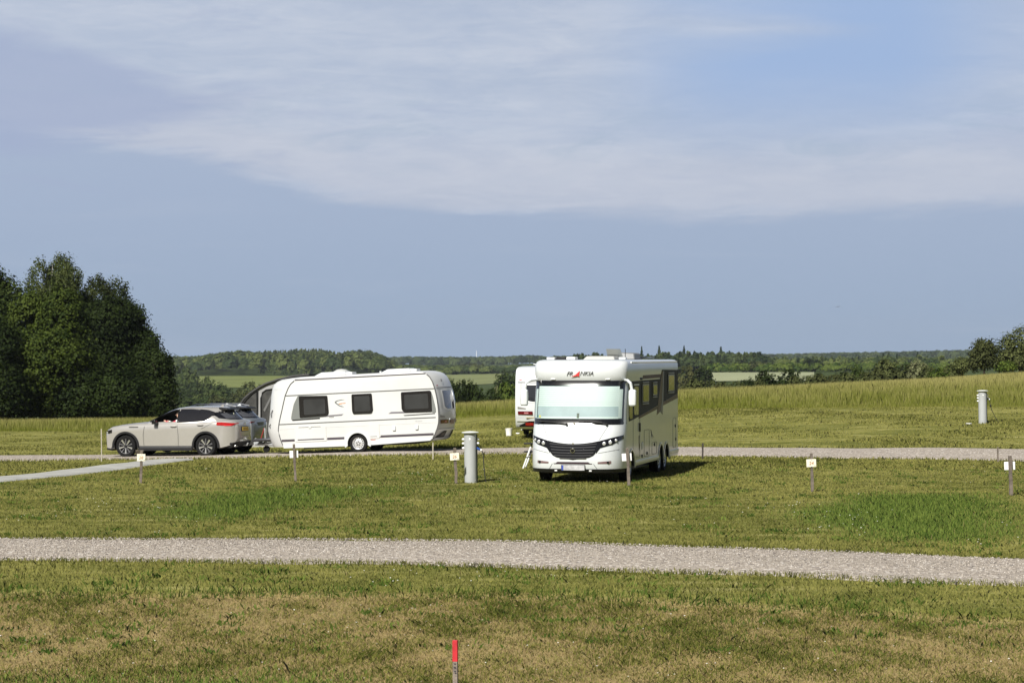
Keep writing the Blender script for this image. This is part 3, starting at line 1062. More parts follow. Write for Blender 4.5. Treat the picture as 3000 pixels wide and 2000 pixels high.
# middle wood right of the motorhome and the strip in the centre
x_, y_, p_, r_ = scatter(900, 1100, 2260, 1080, 1560, 33)
keep = ~((p_ < 1660) & (y_ < 1660))
x_, y_, p_ = x_[keep], y_[keep], p_[keep]
top_py = np.interp(p_, [1660, 1720, 1800, 1900, 2000, 2100, 2150, 2190, 2225, 2260], [1040, 1034, 1036, 1036, 1031, 1032, 1028, 1037, 1032, 1050])
hts = np.minimum(r_.uniform(10, 17, len(x_)), (H - (top_py - 1045) / F * y_) - h(x_, y_) - np.abs(r_.normal(0, 2.2, len(x_))))
k = hts > 4
wood('middle_wood', x_[k], y_[k], hts[k], r_.uniform(6, 10, k.sum()), 'woodd', 140, 34, (r_.uniform(size=k.sum()) < .3))
x_, y_, p_, r_ = scatter(700, 2180, 3000, 1080, 1900, 35)
top_py = np.interp(p_, [2180, 2300, 2500, 2600, 2700, 2860, 3000], [1046, 1046, 1044, 1040, 1042, 1046, 1040])
hts = np.minimum(r_.uniform(7, 14, len(x_)), (H - (top_py - 1045) / F * y_) - h(x_, y_) - np.abs(r_.normal(0, 2.2, len(x_))))
k = hts > 3
wood('middle_wood', x_[k], y_[k], hts[k], r_.uniform(6, 10, k.sum()), 'wood', 110, 36, (r_.uniform(size=k.sum()) < .15))
# strip of wood beyond the fields in the centre
x_, y_, p_, r_ = scatter(520, 1080, 1680, 1640, 2050, 37)
top_py = np.interp(p_, [1080, 1150, 1250, 1330, 1400, 1480, 1560, 1680], [1062, 1064, 1068, 1066, 1068, 1070, 1066, 1060])
hts = np.minimum(r_.uniform(8, 15, len(x_)), (H - (top_py - 1045) / F * y_) - h(x_, y_) - np.abs(r_.normal(0, 2.2, len(x_))))
k = hts > 3
wood('valley_wood', x_[k], y_[k], hts[k], r_.uniform(7, 11, k.sum()), 'wood', 110, 38)
# far ridge
x_, y_, p_, r_ = scatter(2600, -250, 3250, 2900, 3950, 39)
top_py = np.interp(p_, [-250, 500, 1130, 1200, 1300, 1450, 1550, 1620, 1700, 1900, 2240, 2400, 2600, 2860, 3250], [1040, 1040, 1042, 1040, 1042, 1041, 1037, 1038, 1041, 1040, 1034, 1031, 1026, 1019, 1014])
hts = np.minimum(r_.uniform(12, 19, len(x_)), (H - (top_py - 1045) / F * y_) - h(x_, y_) - np.abs(r_.normal(0, 2.2, len(x_))))
k = hts > 3
wood('far_wood', x_[k], y_[k], hts[k], r_.uniform(11, 19, k.sum()), 'woodd', 75, 40)
# light fringe of bushes at the foot of the right wood
x_, y_, p_, r_ = scatter(420, 2075, 2780, 975, 1060, 41)
hts = r_.uniform(2.5, 5, len(x_))
wood('wood_fringe', x_, y_, hts, r_.uniform(3, 6, len(x_)), 'lime', 70, 42)

# ------------------------------------------------------------------ vehicle materials and parts
WHITE = mat('white_paint', (.585, .61, .62), .28, var=.06, vscale=1.2, coat=.5)
CREAM = mat('caravan_white', (.55, .557, .55), .35, var=.05, vscale=1.5, coat=.25)
GREYW = mat('grey_white_plastic', (.70, .71, .70), .4)
BLACKP = mat('black_plastic', (.010, .010, .011), .5, spec=.35)
BLACKG = mat('black_gloss', (.008, .008, .009), .12)
DARKIN = mat('dark_inside', (.006, .006, .007), .9)
RUBBER = mat('rubber', (.009, .009, .009), .85, var=.4, vscale=8, spec=.2)
ALLOY = mat('alloy', (.72, .72, .73), .25, .85)
STEEL = mat('galvanised_steel', (.52, .54, .55), .45, .6, var=.25, vscale=9)
CHROME = mat('chrome', (.85, .85, .86), .12, 1.0)
LENS = mat('lamp_lens', (.75, .76, .78), .08, .6)
REDL = mat('red_lamp', (.36, .008, .012), .15, coat=.5)
DREDL = mat('dark_red_lamp', (.10, .004, .008), .15, coat=.5)
YPLATE = mat('yellow_plate', (.62, .42, .06), .45)
WPLATE = mat('plate_grey', (.50, .50, .52), .5, var=.4, vscale=9)
BLUEP = mat('plate_blue', (.03, .06, .32), .5)
DARKTXT = mat('dark_lettering', (.03, .03, .035), .5)
GREYTXT = mat('grey_lettering', (.45, .45, .46), .5)
REDTXT = mat('red_lettering', (.50, .03, .03), .45)
STRIPE = mat('plum_stripe', (.055, .045, .055), .4)
SEAM = mat('grey_trim', (.10, .10, .10), .5)
OLIVE = mat('olive_decal', (.034, .034, .024), .7, spec=.2)
GOLD = mat('gold_decal', (.17, .125, .055), .6, spec=.25)
BROWN = mat('brown_decal', (.115, .075, .05), .6, spec=.25)
PANEGOLD = mat('bronze_pane', (.060, .056, .030), .12, coat=.3)
PANEB = mat('black_pane', (.010, .010, .012), .10, coat=.3)
PANEGREY = mat('blind_behind_pane', (.032, .033, .034), .3, var=.3, vscale=2.5)
MINT = mat('windscreen_blind', (.56, .64, .62), .6)
MINT2 = mat('windscreen_blind_lower', (.36, .44, .46), .6, var=.12, vscale=3)


def wheel(parent, c, Rw, Wd, rim_r, style, side=1):
    """Tyre and rim in a wheel part; side = +1 when the outer face looks to +x."""
    wp = node_part('wheel', parent, c)
    w = Wd / 2
    k = Rw - rim_r
    prof = [(-w * .9, rim_r * .98), (-w, rim_r + k * .35), (-w * .95, Rw - k * .2), (-w * .78, Rw - .008), (-w * .3, Rw), (w * .3, Rw), (w * .78, Rw - .008), (w * .95, Rw - k * .2), (w, rim_r + k * .35), (w * .9, rim_r * .98), (w * .5, rim_r * .97), (-w * .5, rim_r * .97), (-w * .9, rim_r * .98)]
    tm = MB()
    tm.lathe(prof, n=40)
    tm.f, tm.m = tm.f[:-2], tm.m[:-2]
    tm.build('tyre', RUBBER, wp)
    MB().lathe([(-w * .3, rim_r * .96), (w * .3, rim_r * .96)], n=24).build('brake_drum', BLACKP, wp)
    rb = MB()
    s = side
    f = w * .86 * s
    if style == 'alloy':
        rb.lathe([(f - .07 * s, rim_r * .97), (f - .055 * s, rim_r * .6), (f - .05 * s, .03)], n=32, m=1)
        ring = [(f - .03 * s, rim_r * .92), (f, rim_r * .99), (f - .01 * s, rim_r * 1.01), (f - .05 * s, rim_r * .97)]
        rb.lathe(ring, n=40, m=0, cap=False)
        for q in range(10):
            a = 2 * math.pi * q / 10 + .3
            ca, sa = math.cos(a), math.sin(a)
            wd = .022 if q % 2 else .014
            P = []
            for rr, ww in ((.05, wd * .7), (rim_r * .6, wd), (rim_r * .97, wd * 1.5)):
                P.append([(f - .004 * s - .02 * s * (1 - rr / rim_r), rr * ca - ww * sa, rr * sa + ww * ca), (f - .004 * s - .02 * s * (1 - rr / rim_r), rr * ca + ww * sa, rr * sa - ww * ca),
                          (f - .04 * s, rr * ca + ww * sa, rr * sa - ww * ca), (f - .04 * s, rr * ca - ww * sa, rr * sa + ww * ca)])
            rb.loft(P, True, 0 if q % 2 else 2)
        rb.lathe([(f - .03 * s, .055), (f + .002 * s, .05), (f + .006 * s, .02)], n=16, m=1)
        rb.build('rim', [ALLOY, BLACKP, mat('alloy_dark', (.16, .16, .17), .35, .5)], wp)
    else:
        rb.lathe([(f - .05 * s, rim_r * .6), (f - .01 * s, rim_r * .93), (f + .006 * s, rim_r * .99), (f - .012 * s, rim_r * 1.02), (f - .06 * s, rim_r * .9)], n=40, m=0)
        rb.lathe([(f - .045 * s, rim_r * .86), (f - .02 * s, rim_r * .66), (f - .006 * s, rim_r * .5), (f - .012 * s, rim_r * .3), (f - .004 * s, .03)], n=40, m=0)
        nh = 14 if style == 'holes' else 8
        for q in range(nh):
            a = 2 * math.pi * q / nh
            rr = rim_r * .78
            r1 = rim_r * (.075 if style == 'holes' else .13)
            rb.lathe([(f - .05 * s, r1), (f - .012 * s, r1)], (0, rr * math.cos(a), rr * math.sin(a)), n=10, m=1)
        for q in range(5):
            a = 2 * math.pi * q / 5 + .2
            rb.lathe([(f - .02 * s, .022), (f + .002 * s, .022)], (0, rim_r * .28 * math.cos(a), rim_r * .28 * math.sin(a)), n=8, m=1)
        rb.build('rim', [mat('rim_silver', (.66, .67, .68), .35, .55), BLACKP], wp)
    return wp


def zloft(mb, levels, front, rear, width, n=17, m=0):
    """Closed body from plan outlines: levels of z, front(x,z), rear(x,z), half width(z)."""
    ts = np.sin(np.linspace(-math.pi / 2, math.pi / 2, n))
    rings = []
    for z in levels:
        w = width(z)
        rings.append([(t * w, front(t * w, z), z) for t in ts] + [(t * w, rear(t * w, z), z) for t in ts[::-1]])
    return mb.loft(rings, True, m)


def side_poly(poly, x0, x1, name, m, parent, bevel=0):
    return MB().prism(poly, x0, x1, 'x').build(name, m, parent, bevel=bevel)


def round_poly(pts, r, n=4):
    """Round the corners of a 2-D polygon."""
    out = []
    k = len(pts)
    for i in range(k):
        p, a, b = Vector(pts[i]), Vector(pts[i - 1]), Vector(pts[(i + 1) % k])
        u, v = (a - p), (b - p)
        rr = min(r, u.length * .45, v.length * .45)
        p0, p1 = p + u.normalized() * rr, p + v.normalized() * rr
        for j in range(n + 1):
            t = j / n
            q = p0 * (1 - t) ** 2 + p * 2 * t * (1 - t) + p1 * t * t
            out.append((q.x, q.y))
    return out


def arc(yc, zc, r, a0, a1, n=16):
    return [(yc + r * math.cos(R(a0 + (a1 - a0) * i / n)), zc + r * math.sin(R(a0 + (a1 - a0) * i / n))) for i in range(n + 1)]


# ------------------------------------------------------------------ motorhome
def build_motorhome():
    root = thing('motorhome', 'large white motorhome facing the camera with dark and gold side graphics and closed windscreen blind', 'motorhome', (1.467, 53.0, H1(1.467, 55) - .01), (0, 0, R(-13.6)))
    root.scale = (1.012, 1.012, 1.012)
    Zs = [.36, .45, .6, .8, 1.0, 1.15, 1.3, 1.44, 1.7, 2.0, 2.25, 2.45, 2.5, 2.6, 2.75, 2.86, 2.92, 2.95, 2.965]
    fz = [.28, .36, .45, .6, .8, 1.0, 1.15, 1.3, 1.44, 1.7, 2.0, 2.25, 2.45, 2.5, 2.6, 2.75, 2.86, 2.92, 2.95, 2.965]
    ff = [.08, .03, 0, 0, .02, .05, .10, .19, .30, .362, .455, .552, .645, .615, .59, .585, .63, .70, .78, .90]
    wz, wv = [2.8, 2.88, 2.93, 2.955, 2.965], [1.15, 1.145, 1.12, 1.08, 1.0]
    n_, m_ = 4.0, 2.2
    DD = lambda z: float(np.interp(z, [1.0, 1.44, 2.45, 2.6], [.9, .72, .56, .46]))
    wd = lambda z: float(np.interp(z, wz, wv))
    fy = lambda z: float(np.interp(z, fz, ff))

    def front(x, z):
        t = min(abs(x) / wd(z), 1.0)
        return fy(z) + DD(z) * (1 - (1 - t ** n_) ** (1 / m_))

    def rear(x, z):
        return 8.6 - .14 * min(abs(x) / wd(z), 1) ** 8 - max(0, z - 2.85) * 1.2
    body_mb = MB()
    zloft(body_mb, Zs, front, rear, wd, 41)
    body = body_mb.build('body', WHITE, root)
    cut = []
    arches = [(1.50, .34, .41), (5.72, .34, .40), (6.60, .34, .40)]
    for (y, z, r_) in arches:
        for s in (-1, 1):
            cut.append(MB().lathe([(s * .72, r_), (s * 1.4, r_)], (0, y, z), n=32).build('cut', DARKIN, smooth=0))
    carve(body, cut, DARKIN, lambda c: abs(c.x) < 1.12 and c.z < .76 and any(math.hypot(c.y - y, c.z - z) < r_ + .02 for y, z, r_ in arches))
    S = lambda off: (lambda x, z: (x, front(x, z) - off, z))
    # underside
    MB().box((0, 4.4, .33), (1.7, 7.4, .22)).box((0, .95, .30), (1.2, .5, .14)).build('chassis', BLACKP, root)
    MB().patch(S(.012), -1.13, 1.13, .275, .365, 30, 2).build('front_lip', BLACKP, root)
    for s in (-.42, .42):
        MB().box((s, front(s, .32) - .02, .325), (.06, .03, .03)).build('lip_hook', GREYW, root)
    # rounded lower skirt along the sides, three pieces per side between the wheels
    for s in (-1, 1):
        for a, b, z0, z1 in ((1.93, 5.30, .38, .48), (7.03, 8.5, .43, .53)):
            MB().prism([(1.135 * s, .30 + z0 - .30), (1.165 * s, z0), (1.172 * s, (z0 + z1) / 2), (1.16 * s, z1), (1.135 * s, z1 + .01)], a, b, 'y').build('skirt', WHITE, root)
        for (y, z, r_) in arches:
            pts = arc(y, z, r_ + .055, 182, -2, 22) + arc(y, z, r_ - .005, -2, 182, 22)
            MB().prism(pts, 1.13 * s, 1.166 * s, 'x').build('arch_trim', WHITE, root, bevel=.006)
    for (y, z, r_) in arches:
        for s in (-1, 1):
            wheel(root, (s * .99, y, .345), .345, .235, .225, 'steel', s)
    # windscreen surround, blind and glass
    MB().patch(S(.010), -1.142, 1.142, lambda x: 1.415 - .0 * x, 2.465, 44, 14).build('windscreen_surround', BLACKG, root)
    bl = MB()
    bl.patch(S(.016), -1.0, 1.02, 1.555, 1.60, 30, 1, 0)
    bl.patch(S(.016), -.98, 1.0, 1.60, 1.83, 30, 2, 1)
    bl.patch(S(.018), -.98, 1.0, 1.83, 1.85, 30, 1, 2)
    z = 1.85
    while z < 2.33:
        z2 = min(z + .048, 2.335)
        bl.patch(S(.020), -.98, 1.0, z, z2 - .008, 30, 1, 0)
        bl.patch(S(.014), -.98, 1.0, z2 - .008, z2, 30, 1, 2)
        z = z2
    for s in (-1, 1):
        bl.patch(S(.022), s * 1.07, s * 1.00, 1.56, 2.26, 3, 4, 0)
    ws = MB().patch(S(.036), -1.10, 1.10, 1.52, 2.40, 44, 14).build('windscreen', glass_mat('windscreen_glass', (.95, .985, .975), .93, .03), root)
    bl.build('windscreen_blind', [MINT, MINT2, mat('blind_fold', (.36, .46, .46), .6)], root)
    st = MB()
    st.patch(S(.024), -1.0, -.955, 1.575, 1.635, 2, 2, 0)
    st.build('sticker', mat('green_sticker', (.05, .16, .13), .5), root)
    MB().patch(S(.024), -.93, -.885, 1.575, 1.63, 2, 2, 0).build('sticker', mat('yellow_sticker', (.65, .58, .12), .5), root)
    MB().patch(S(.024), .03, .085, 1.575, 1.685, 2, 2, 0).build('sticker', mat('dark_sticker', (.06, .09, .05), .5, var=.6, vscale=30), root)
    for x0, x1, z0, z1 in ((-.20, -.86, 1.425, 1.485), (.76, .20, 1.43, 1.50)):
        pt = [Vector((x, front(x, zz) - .055, zz)) for x, zz in ((x0, z0), ((x0 + x1) / 2, z0 + .045), (x1, z1))]
        w = MB().tube(pt, .014, 6)
        w.tube([pt[1] + Vector((.18, -.005, -.01)), pt[2] + Vector((-.12, -.005, .012))], .011, 6)
        w.lathe([(-.03, .03), (.01, .025)], tuple(pt[0]), 'y', 10)
        w.build('wiper', BLACKP, root)
    MB().lathe([(-.02, .022), (.01, .018)], (-.02, front(0, 1.44) - .02, 1.445), 'y', 12).build('washer_jet', CHROME, root)
    # grille
    top = lambda x: .962 + .19 * x * x
    bot = lambda x: float(np.interp(abs(x), [0, .40, .52, .60], [.585, .64, .70, .86]))
    MB().patch(S(.012), -.62, .62, bot, top, 30, 10).build('grille', BLACKG, root)
    gb = MB()
    for k, zz in enumerate((.935, .875, .81, .745, .685, .625)):
        xw = float(np.interp(zz, [.6, .66, .72, .8, .96], [.26, .42, .49, .53, .58]))
        zf = lambda x, zz=zz: zz + .11 * x * x * (zz / .96) ** 3
        gb.patch(S(.030), -xw, xw, lambda x: zf(x) - .011, lambda x: zf(x) + .011, 24, 2, 0)
        gb.patch(lambda x, q, zf=zf: (x, front(x, q) - .030 + (.018 if q > zf(x) + .004 else 0), zf(x) + .0115), -xw, xw, lambda x: zf(x), lambda x: zf(x) + .01, 24, 1, 0)
    gb.build('grille_bars', [mat('grille_bar', (.060, .060, .063), .22, .2)], root)
    MB().lathe([(-.02, .055), (.0, .06), (.01, .05)], (0, front(0, .80) - .035, .80), 'y', 20).build('grille_emblem', CHROME, root)
    MB().lathe([(-.012, .042), (.004, .044)], (0, front(0, .80) - .052, .80), 'y', 16).build('emblem_inset', BLACKG, root)
    MB().lathe([(-.015, .022), (.004, .02)], (0, front(0, .965) - .016, .968), 'y', 12).build('bonnet_badge', CHROME, root)
    for s in (-1, 1):
        hi = lambda x: float(np.interp(abs(x), [.55, .63, 1.12], [.99, 1.035, 1.165]))
        lo = lambda x: float(np.interp(abs(x), [.55, .65, .78, .92, 1.12], [.72, .865, .905, .945, 1.075]))
        hl = MB().patch(S(.014), s * .56, s * 1.12, lo, hi, 18, 4).build('headlight', BLACKG, root)
        for x, zz, r_ in ((.74, .972, .045), (.87, 1.0, .048), (.985, 1.045, .036)):
            MB().lathe([(-.018, r_ * .6), (-.012, r_ * .9), (.0, r_), (.02, r_)], (s * x, front(s * x, zz) - .02, zz), 'y', 18).build('lens', LENS, hl)
        fl_ = MB().patch(S(.010), s * .60, s * .90, .495, lambda x: float(np.interp(abs(x), [.6, .9], [.535, .56])), 8, 2).build('fog_lamp', mat('bumper_slot', (.16, .10, .10), .4), root)
        MB().lathe([(-.015, .028), (.01, .03)], (s * .83, front(s * .83, .53) - .012, .525), 'y', 14).build('lens', BLACKG, fl_)
    MB().patch(S(.011), -.47, .47, .485, lambda x: .533 if abs(x) < .42 else .50, 20, 2).build('lower_intake', mat('intake_dark', (.03, .014, .022), .4), root)
    ln = MB()
    for s in (-1, 1):      # bonnet shut lines and bumper lines
        for a, b in (((.62, 1.05), (.80, 1.40)), ((.50, .49), (.58, .37)), ((.60, .74), (1.12, .84))):
            P = [(a[0] + (b[0] - a[0]) * q / 6, a[1] + (b[1] - a[1]) * q / 6) for q in range(7)]
            ln.tube([(s * p[0], front(s * p[0], p[1]) - .001, p[1]) for p in P], .007, 4)
    ln.build('panel_line', mat('panel_gap', (.16, .165, .17), .7), root)
    np_ = MB().box((0.01, front(0, .4) - .035, .395), (.56, .02, .125)).build('number_plate', WPLATE, root, bevel=.004)
    MB().box((-.245, front(0, .4) - .047, .395), (.045, .006, .115)).build('plate_band', BLUEP, np_)
    MB().box((0.01, front(0, .4) - .028, .395), (.585, .014, .145)).build('plate_frame', BLACKP, np_)
    # lettering over the windscreen
    yl = front(0.25, 2.63) - .016
    rot = (R(90), 0, 0)
    text_part(root, 'FR', .135, (-.205, yl, 2.625), rot, DARKTXT, 'front_lettering', .35, sx=1.05)
    text_part(root, 'NKIA', .135, (.215, yl, 2.635), rot, DARKTXT, 'front_lettering', .35, sx=1.05)
    MB().prism([(-.17, 2.555), (-.06, 2.60), (.05, 2.70), (.035, 2.565), (-.02, 2.575), (-.06, 2.565)], yl - .004, yl + .004, 'y').build('front_emblem', REDTXT, root)
    mk = MB()
    for x in (-.62, .72):
        mk.box((x, front(x, 2.49) - .01, 2.50), (.11, .03, .022))
    mk.build('marker_lamp', GREYW, root)
    # side graphics (left side of the vehicle, +x) and plain right side
    x0 = 1.1505
    sd_ = lambda poly, t, name, m, p=root: MB().prism(poly, x0 - .004, x0 + t, 'x').build(name, m, p, smooth=20)
    sd_([(1.10, 2.44), (5.55, 2.46), (5.60, 2.50), (5.89, 2.70), (8.44, 2.68), (8.44, 2.04), (5.97, 1.84), (5.15, 1.77), (1.70, 1.50), (1.10, 1.47)], .003, 'side_decal', OLIVE)
    sd_([(8.44, 2.035), (8.44, 1.91), (5.97, 1.75), (5.97, 1.835)], .004, 'gold_stripe', GOLD)
    sd_([(5.15, 1.765), (5.15, 1.68), (2.45, 1.50), (2.45, 1.555)], .004, 'gold_stripe', GOLD)
    sd_([(5.86, 2.66), (6.02, 2.66), (5.80, 1.9), (5.55, 1.60), (5.07, 1.53), (5.30, 1.9)], .006, 'ribbon', GOLD)
    sd_([(6.04, 2.66), (6.18, 2.66), (6.05, 1.85), (5.95, 1.52), (5.62, 1.60), (5.84, 1.9)], .006, 'ribbon', mat('olive_ribbon', (.10, .09, .055), .4))
    sd_([(3.06, 2.575), (5.74, 2.585), (5.59, 2.49), (2.99, 2.48)], .004, 'brown_stripe', BROWN)
    for y0, y1, z0, z1 in ((2.86, 3.84, 1.89, 2.36), (4.36, 5.07, 2.04, 2.34), (6.72, 7.78, 2.11, 2.57)):
        f_ = sd_(round_poly([(y0, z0), (y1, z0), (y1, z1), (y0, z1)], .06), .022, 'side_window', mat('window_frame_dark', (.02, .02, .017), .3))
        sd_(round_poly([(y0 + .09, z0 + .035), (y1 - .09, z0 + .035), (y1 - .09, z1 - .035), (y0 + .09, z1 - .035)], .05), .028, 'pane', PANEGOLD, f_)
        for zz in (z1 + .035, z0 - .035):
            MB().box((x0 + .012, (y0 + y1) / 2, zz), (.03, (y1 - y0) * .92, .028)).build('window_rail', mat('olive_rail', (.20, .20, .165), .4), f_, bevel=.006)
    sd_([(1.75, 2.37), (2.42, 2.37), (2.42, 2.33), (1.75, 2.33)], .02, 'door_rail', GREYW)
    # cab side window (wraps the corner) and living door window
    cw = MB()
    for s in (-1, 1):
        cw.patch(lambda y, q, s=s: (s * 1.156, y, q), 1.16, 1.60, lambda y: 1.53 if y > 1.25 else 1.60, 2.38, 4, 4)
    cw.build('cab_window', mat('cab_pane', (.055, .06, .036), .1, coat=.3), root)
    sd_(round_poly([(1.78, 1.62), (2.38, 1.60), (2.40, 2.30), (1.78, 2.30)], .08), .012, 'door_window', mat('door_pane', (.22, .235, .19), .15, coat=.3))
    gp = mat('panel_gap2', (.20, .21, .21), .7)

    def outline(poly, name, m=gp, r_=.006):
        P = [(x0 + .001, p[0], p[1]) for p in poly + [poly[0]]]
        MB().tube(P, r_, 4).build(name, m, root)
    outline(round_poly([(1.69, .57), (2.60, .55), (2.60, 2.42), (1.69, 2.42)], .05), 'door_gap')
    outline(round_poly([(3.22, .54), (3.94, .53), (3.94, 1.19), (3.22, 1.20)], .05), 'hatch_gap')
    outline(round_poly([(4.34, .54), (5.06, .54), (5.06, .84), (4.34, .84)], .05), 'hatch_gap')
    outline(round_poly([(7.62, .58), (8.12, .58), (8.12, 1.38), (7.62, 1.38)], .10), 'hatch_gap')
    MB().box((x0 + .02, 2.53, 1.29), (.03, .06, .22)).build('door_handle', BLACKP, root, bevel=.01)
    lk = MB()
    for y, zz in ((8.02, 1.16), (8.09, .80), (3.62, .60), (2.9, .56), (4.72, .78)):
        lk.lathe([(0, .045), (.016, .04)], (x0, y, zz), 'x', 12)
    lk.build('hatch_lock', BLACKP, root)
    MB().prism([(2.46, 1.08), (2.56, 1.09), (2.52, .95), (2.58, .80), (2.50, .72), (2.46, .85)], x0, x0 + .003, 'x').build('gold_emblem', GOLD, root)
    MB().prism([(4.15, 1.18), (4.25, 1.16), (4.36, 1.06), (4.62, .96), (4.5, .99), (4.36, 1.03), (4.42, .94), (4.30, 1.04), (4.22, .95), (4.24, 1.05)], x0, x0 + .003, 'x').build('gecko_decal', DARKTXT, root)
    MB().box((x0 + .012, 2.78, 2.49), (.03, .2, .06)).build('outside_lamp', BLACKP, root, bevel=.01)
    MB().prism([(2.86, .88), (3.02, .92), (3.02, .76), (2.86, .72)], x0, x0 + .012, 'x').build('water_inlet', GREYW, root)
    for s in (-1, 1):     # roof edge rail along the side
        MB().tube([(s * 1.135, 1.5, 2.905), (s * 1.135, 8.35, 2.905)], .02, 6).build('roof_edge', GREYW, root)
    # mirrors
    for s in (-1, 1):
        mr = MB()
        c = Vector((s * 1.335, .62, 2.055))
        rings = []
        for zz, a, b in ((-.20, .07, .05), (-.17, .088, .075), (0, .095, .085), (.16, .09, .08), (.20, .06, .05)):
            rings.append([(c.x + a * math.copysign(abs(math.cos(q)) ** .5, math.cos(q)), c.y + b * math.copysign(abs(math.sin(q)) ** .5, math.sin(q)), c.z + zz) for q in np.linspace(0, 2 * math.pi, 17)[:-1]])
        mr.loft(rings)
        m_ob = mr.build('mirror', WHITE, root)
        MB().tube([(s * 1.09, front(1.09, 2.48) + .03, 2.48), (s * 1.20, .70, 2.47), (s * 1.29, .62, 2.40), (s * 1.32, .62, 2.22)], .035, 8).build('mirror_arm', WHITE, m_ob)
        MB().box((s * 1.335, .71, 2.055), (.15, .01, .32)).build('mirror_glass', CHROME, m_ob, bevel=.004)
    # roof equipment
    rz = 2.965
    for x, w, hh, m, nm in ((-.93, .20, .06, GREYW, 'roof_clamp'), (-.66, .26, .07, BLACKP, 'roof_clamp'), (-.42, .22, .07, GREYW, 'roof_clamp')):
        MB().box((x, 1.9, rz + hh / 2), (w, .35, hh)).build(nm, m, root, bevel=.015)
    hb = MB()
    hb.loft([[(-.30, 2.6, rz), (.52, 2.6, rz), (.52, 3.4, rz), (-.30, 3.4, rz)], [(-.22, 2.7, rz + .09), (.47, 2.7, rz + .09), (.47, 3.3, rz + .09), (-.22, 3.3, rz + .09)]])
    hb.build('roof_hatch', mat('hatch_grey', (.42, .42, .40), .5), root, bevel=.02)
    lid = MB()
    lid.loft([[(.18, 3.35, rz + .09), (.58, 3.35, rz + .09), (.58, 3.37, rz + .07), (.18, 3.37, rz + .07)],
              [(.20, 3.10, rz + .27), (.56, 3.10, rz + .27), (.56, 3.13, rz + .27), (.20, 3.13, rz + .27)]])
    lid.build('hatch_lid', mat('smoked_lid', (.42, .44, .43), .12, coat=.5), root)
    MB().loft([[(.20, 4.6, rz), (.66, 4.6, rz), (.66, 5.6, rz), (.20, 5.6, rz)], [(.24, 4.7, rz + .19), (.62, 4.7, rz + .17), (.62, 5.5, rz + .17), (.24, 5.5, rz + .19)]]).build('roof_unit', mat('unit_grey', (.17, .175, .18), .5), root, bevel=.03)
    MB().box((.1, 6.3, rz + .05), (1.3, 1.5, .04)).build('solar_panel', mat('solar_blue', (.02, .022, .03), .2), root, bevel=.01)
    MB().tube([(.86, 2.2, rz), (.86, 2.2, rz + .27)], .009, 6).build('antenna', BLACKP, root)
    MB().box((.80, 2.2, rz + .03), (.18, .2, .06)).build('antenna_base', WHITE, root, bevel=.02)
    return root


build_motorhome()


# ------------------------------------------------------------------ caravans
CVz = [.30, .36, .5, .7, .86, 1.07, 1.3, 1.5, 1.75, 2.02, 2.25, 2.4, 2.5, 2.56, 2.60, 2.62]
CVf = [-2.58, -2.62, -2.68, -2.73, -2.76, -2.73, -2.67, -2.61, -2.54, -2.46, -2.35, -2.25, -2.12, -1.98, -1.80, -1.60]
CVr = [2.46, 2.56, 2.66, 2.75, 2.80, 2.82, 2.82, 2.81, 2.78, 2.73, 2.66, 2.58, 2.48, 2.36, 2.22, 2.05]
cw_ = lambda z: float(np.interp(z, [2.35, 2.5, 2.57, 2.605, 2.62], [1.12, 1.115, 1.09, 1.04, .95]))


def cv_front(x, z):
    t = min(abs(x) / cw_(z), 1)
    return float(np.interp(z, CVz, CVf)) - float(np.interp(z, [.36, 1.2, 2.02, 2.45, 2.56, 2.62], [.66, .66, .80, .92, .88, .6])) * (1 - t ** 2.6)


def cv_rear(x, z):
    t = min(abs(x) / cw_(z), 1)
    return float(np.interp(z, CVz, CVr)) + .17 * (1 - t ** 2.2)


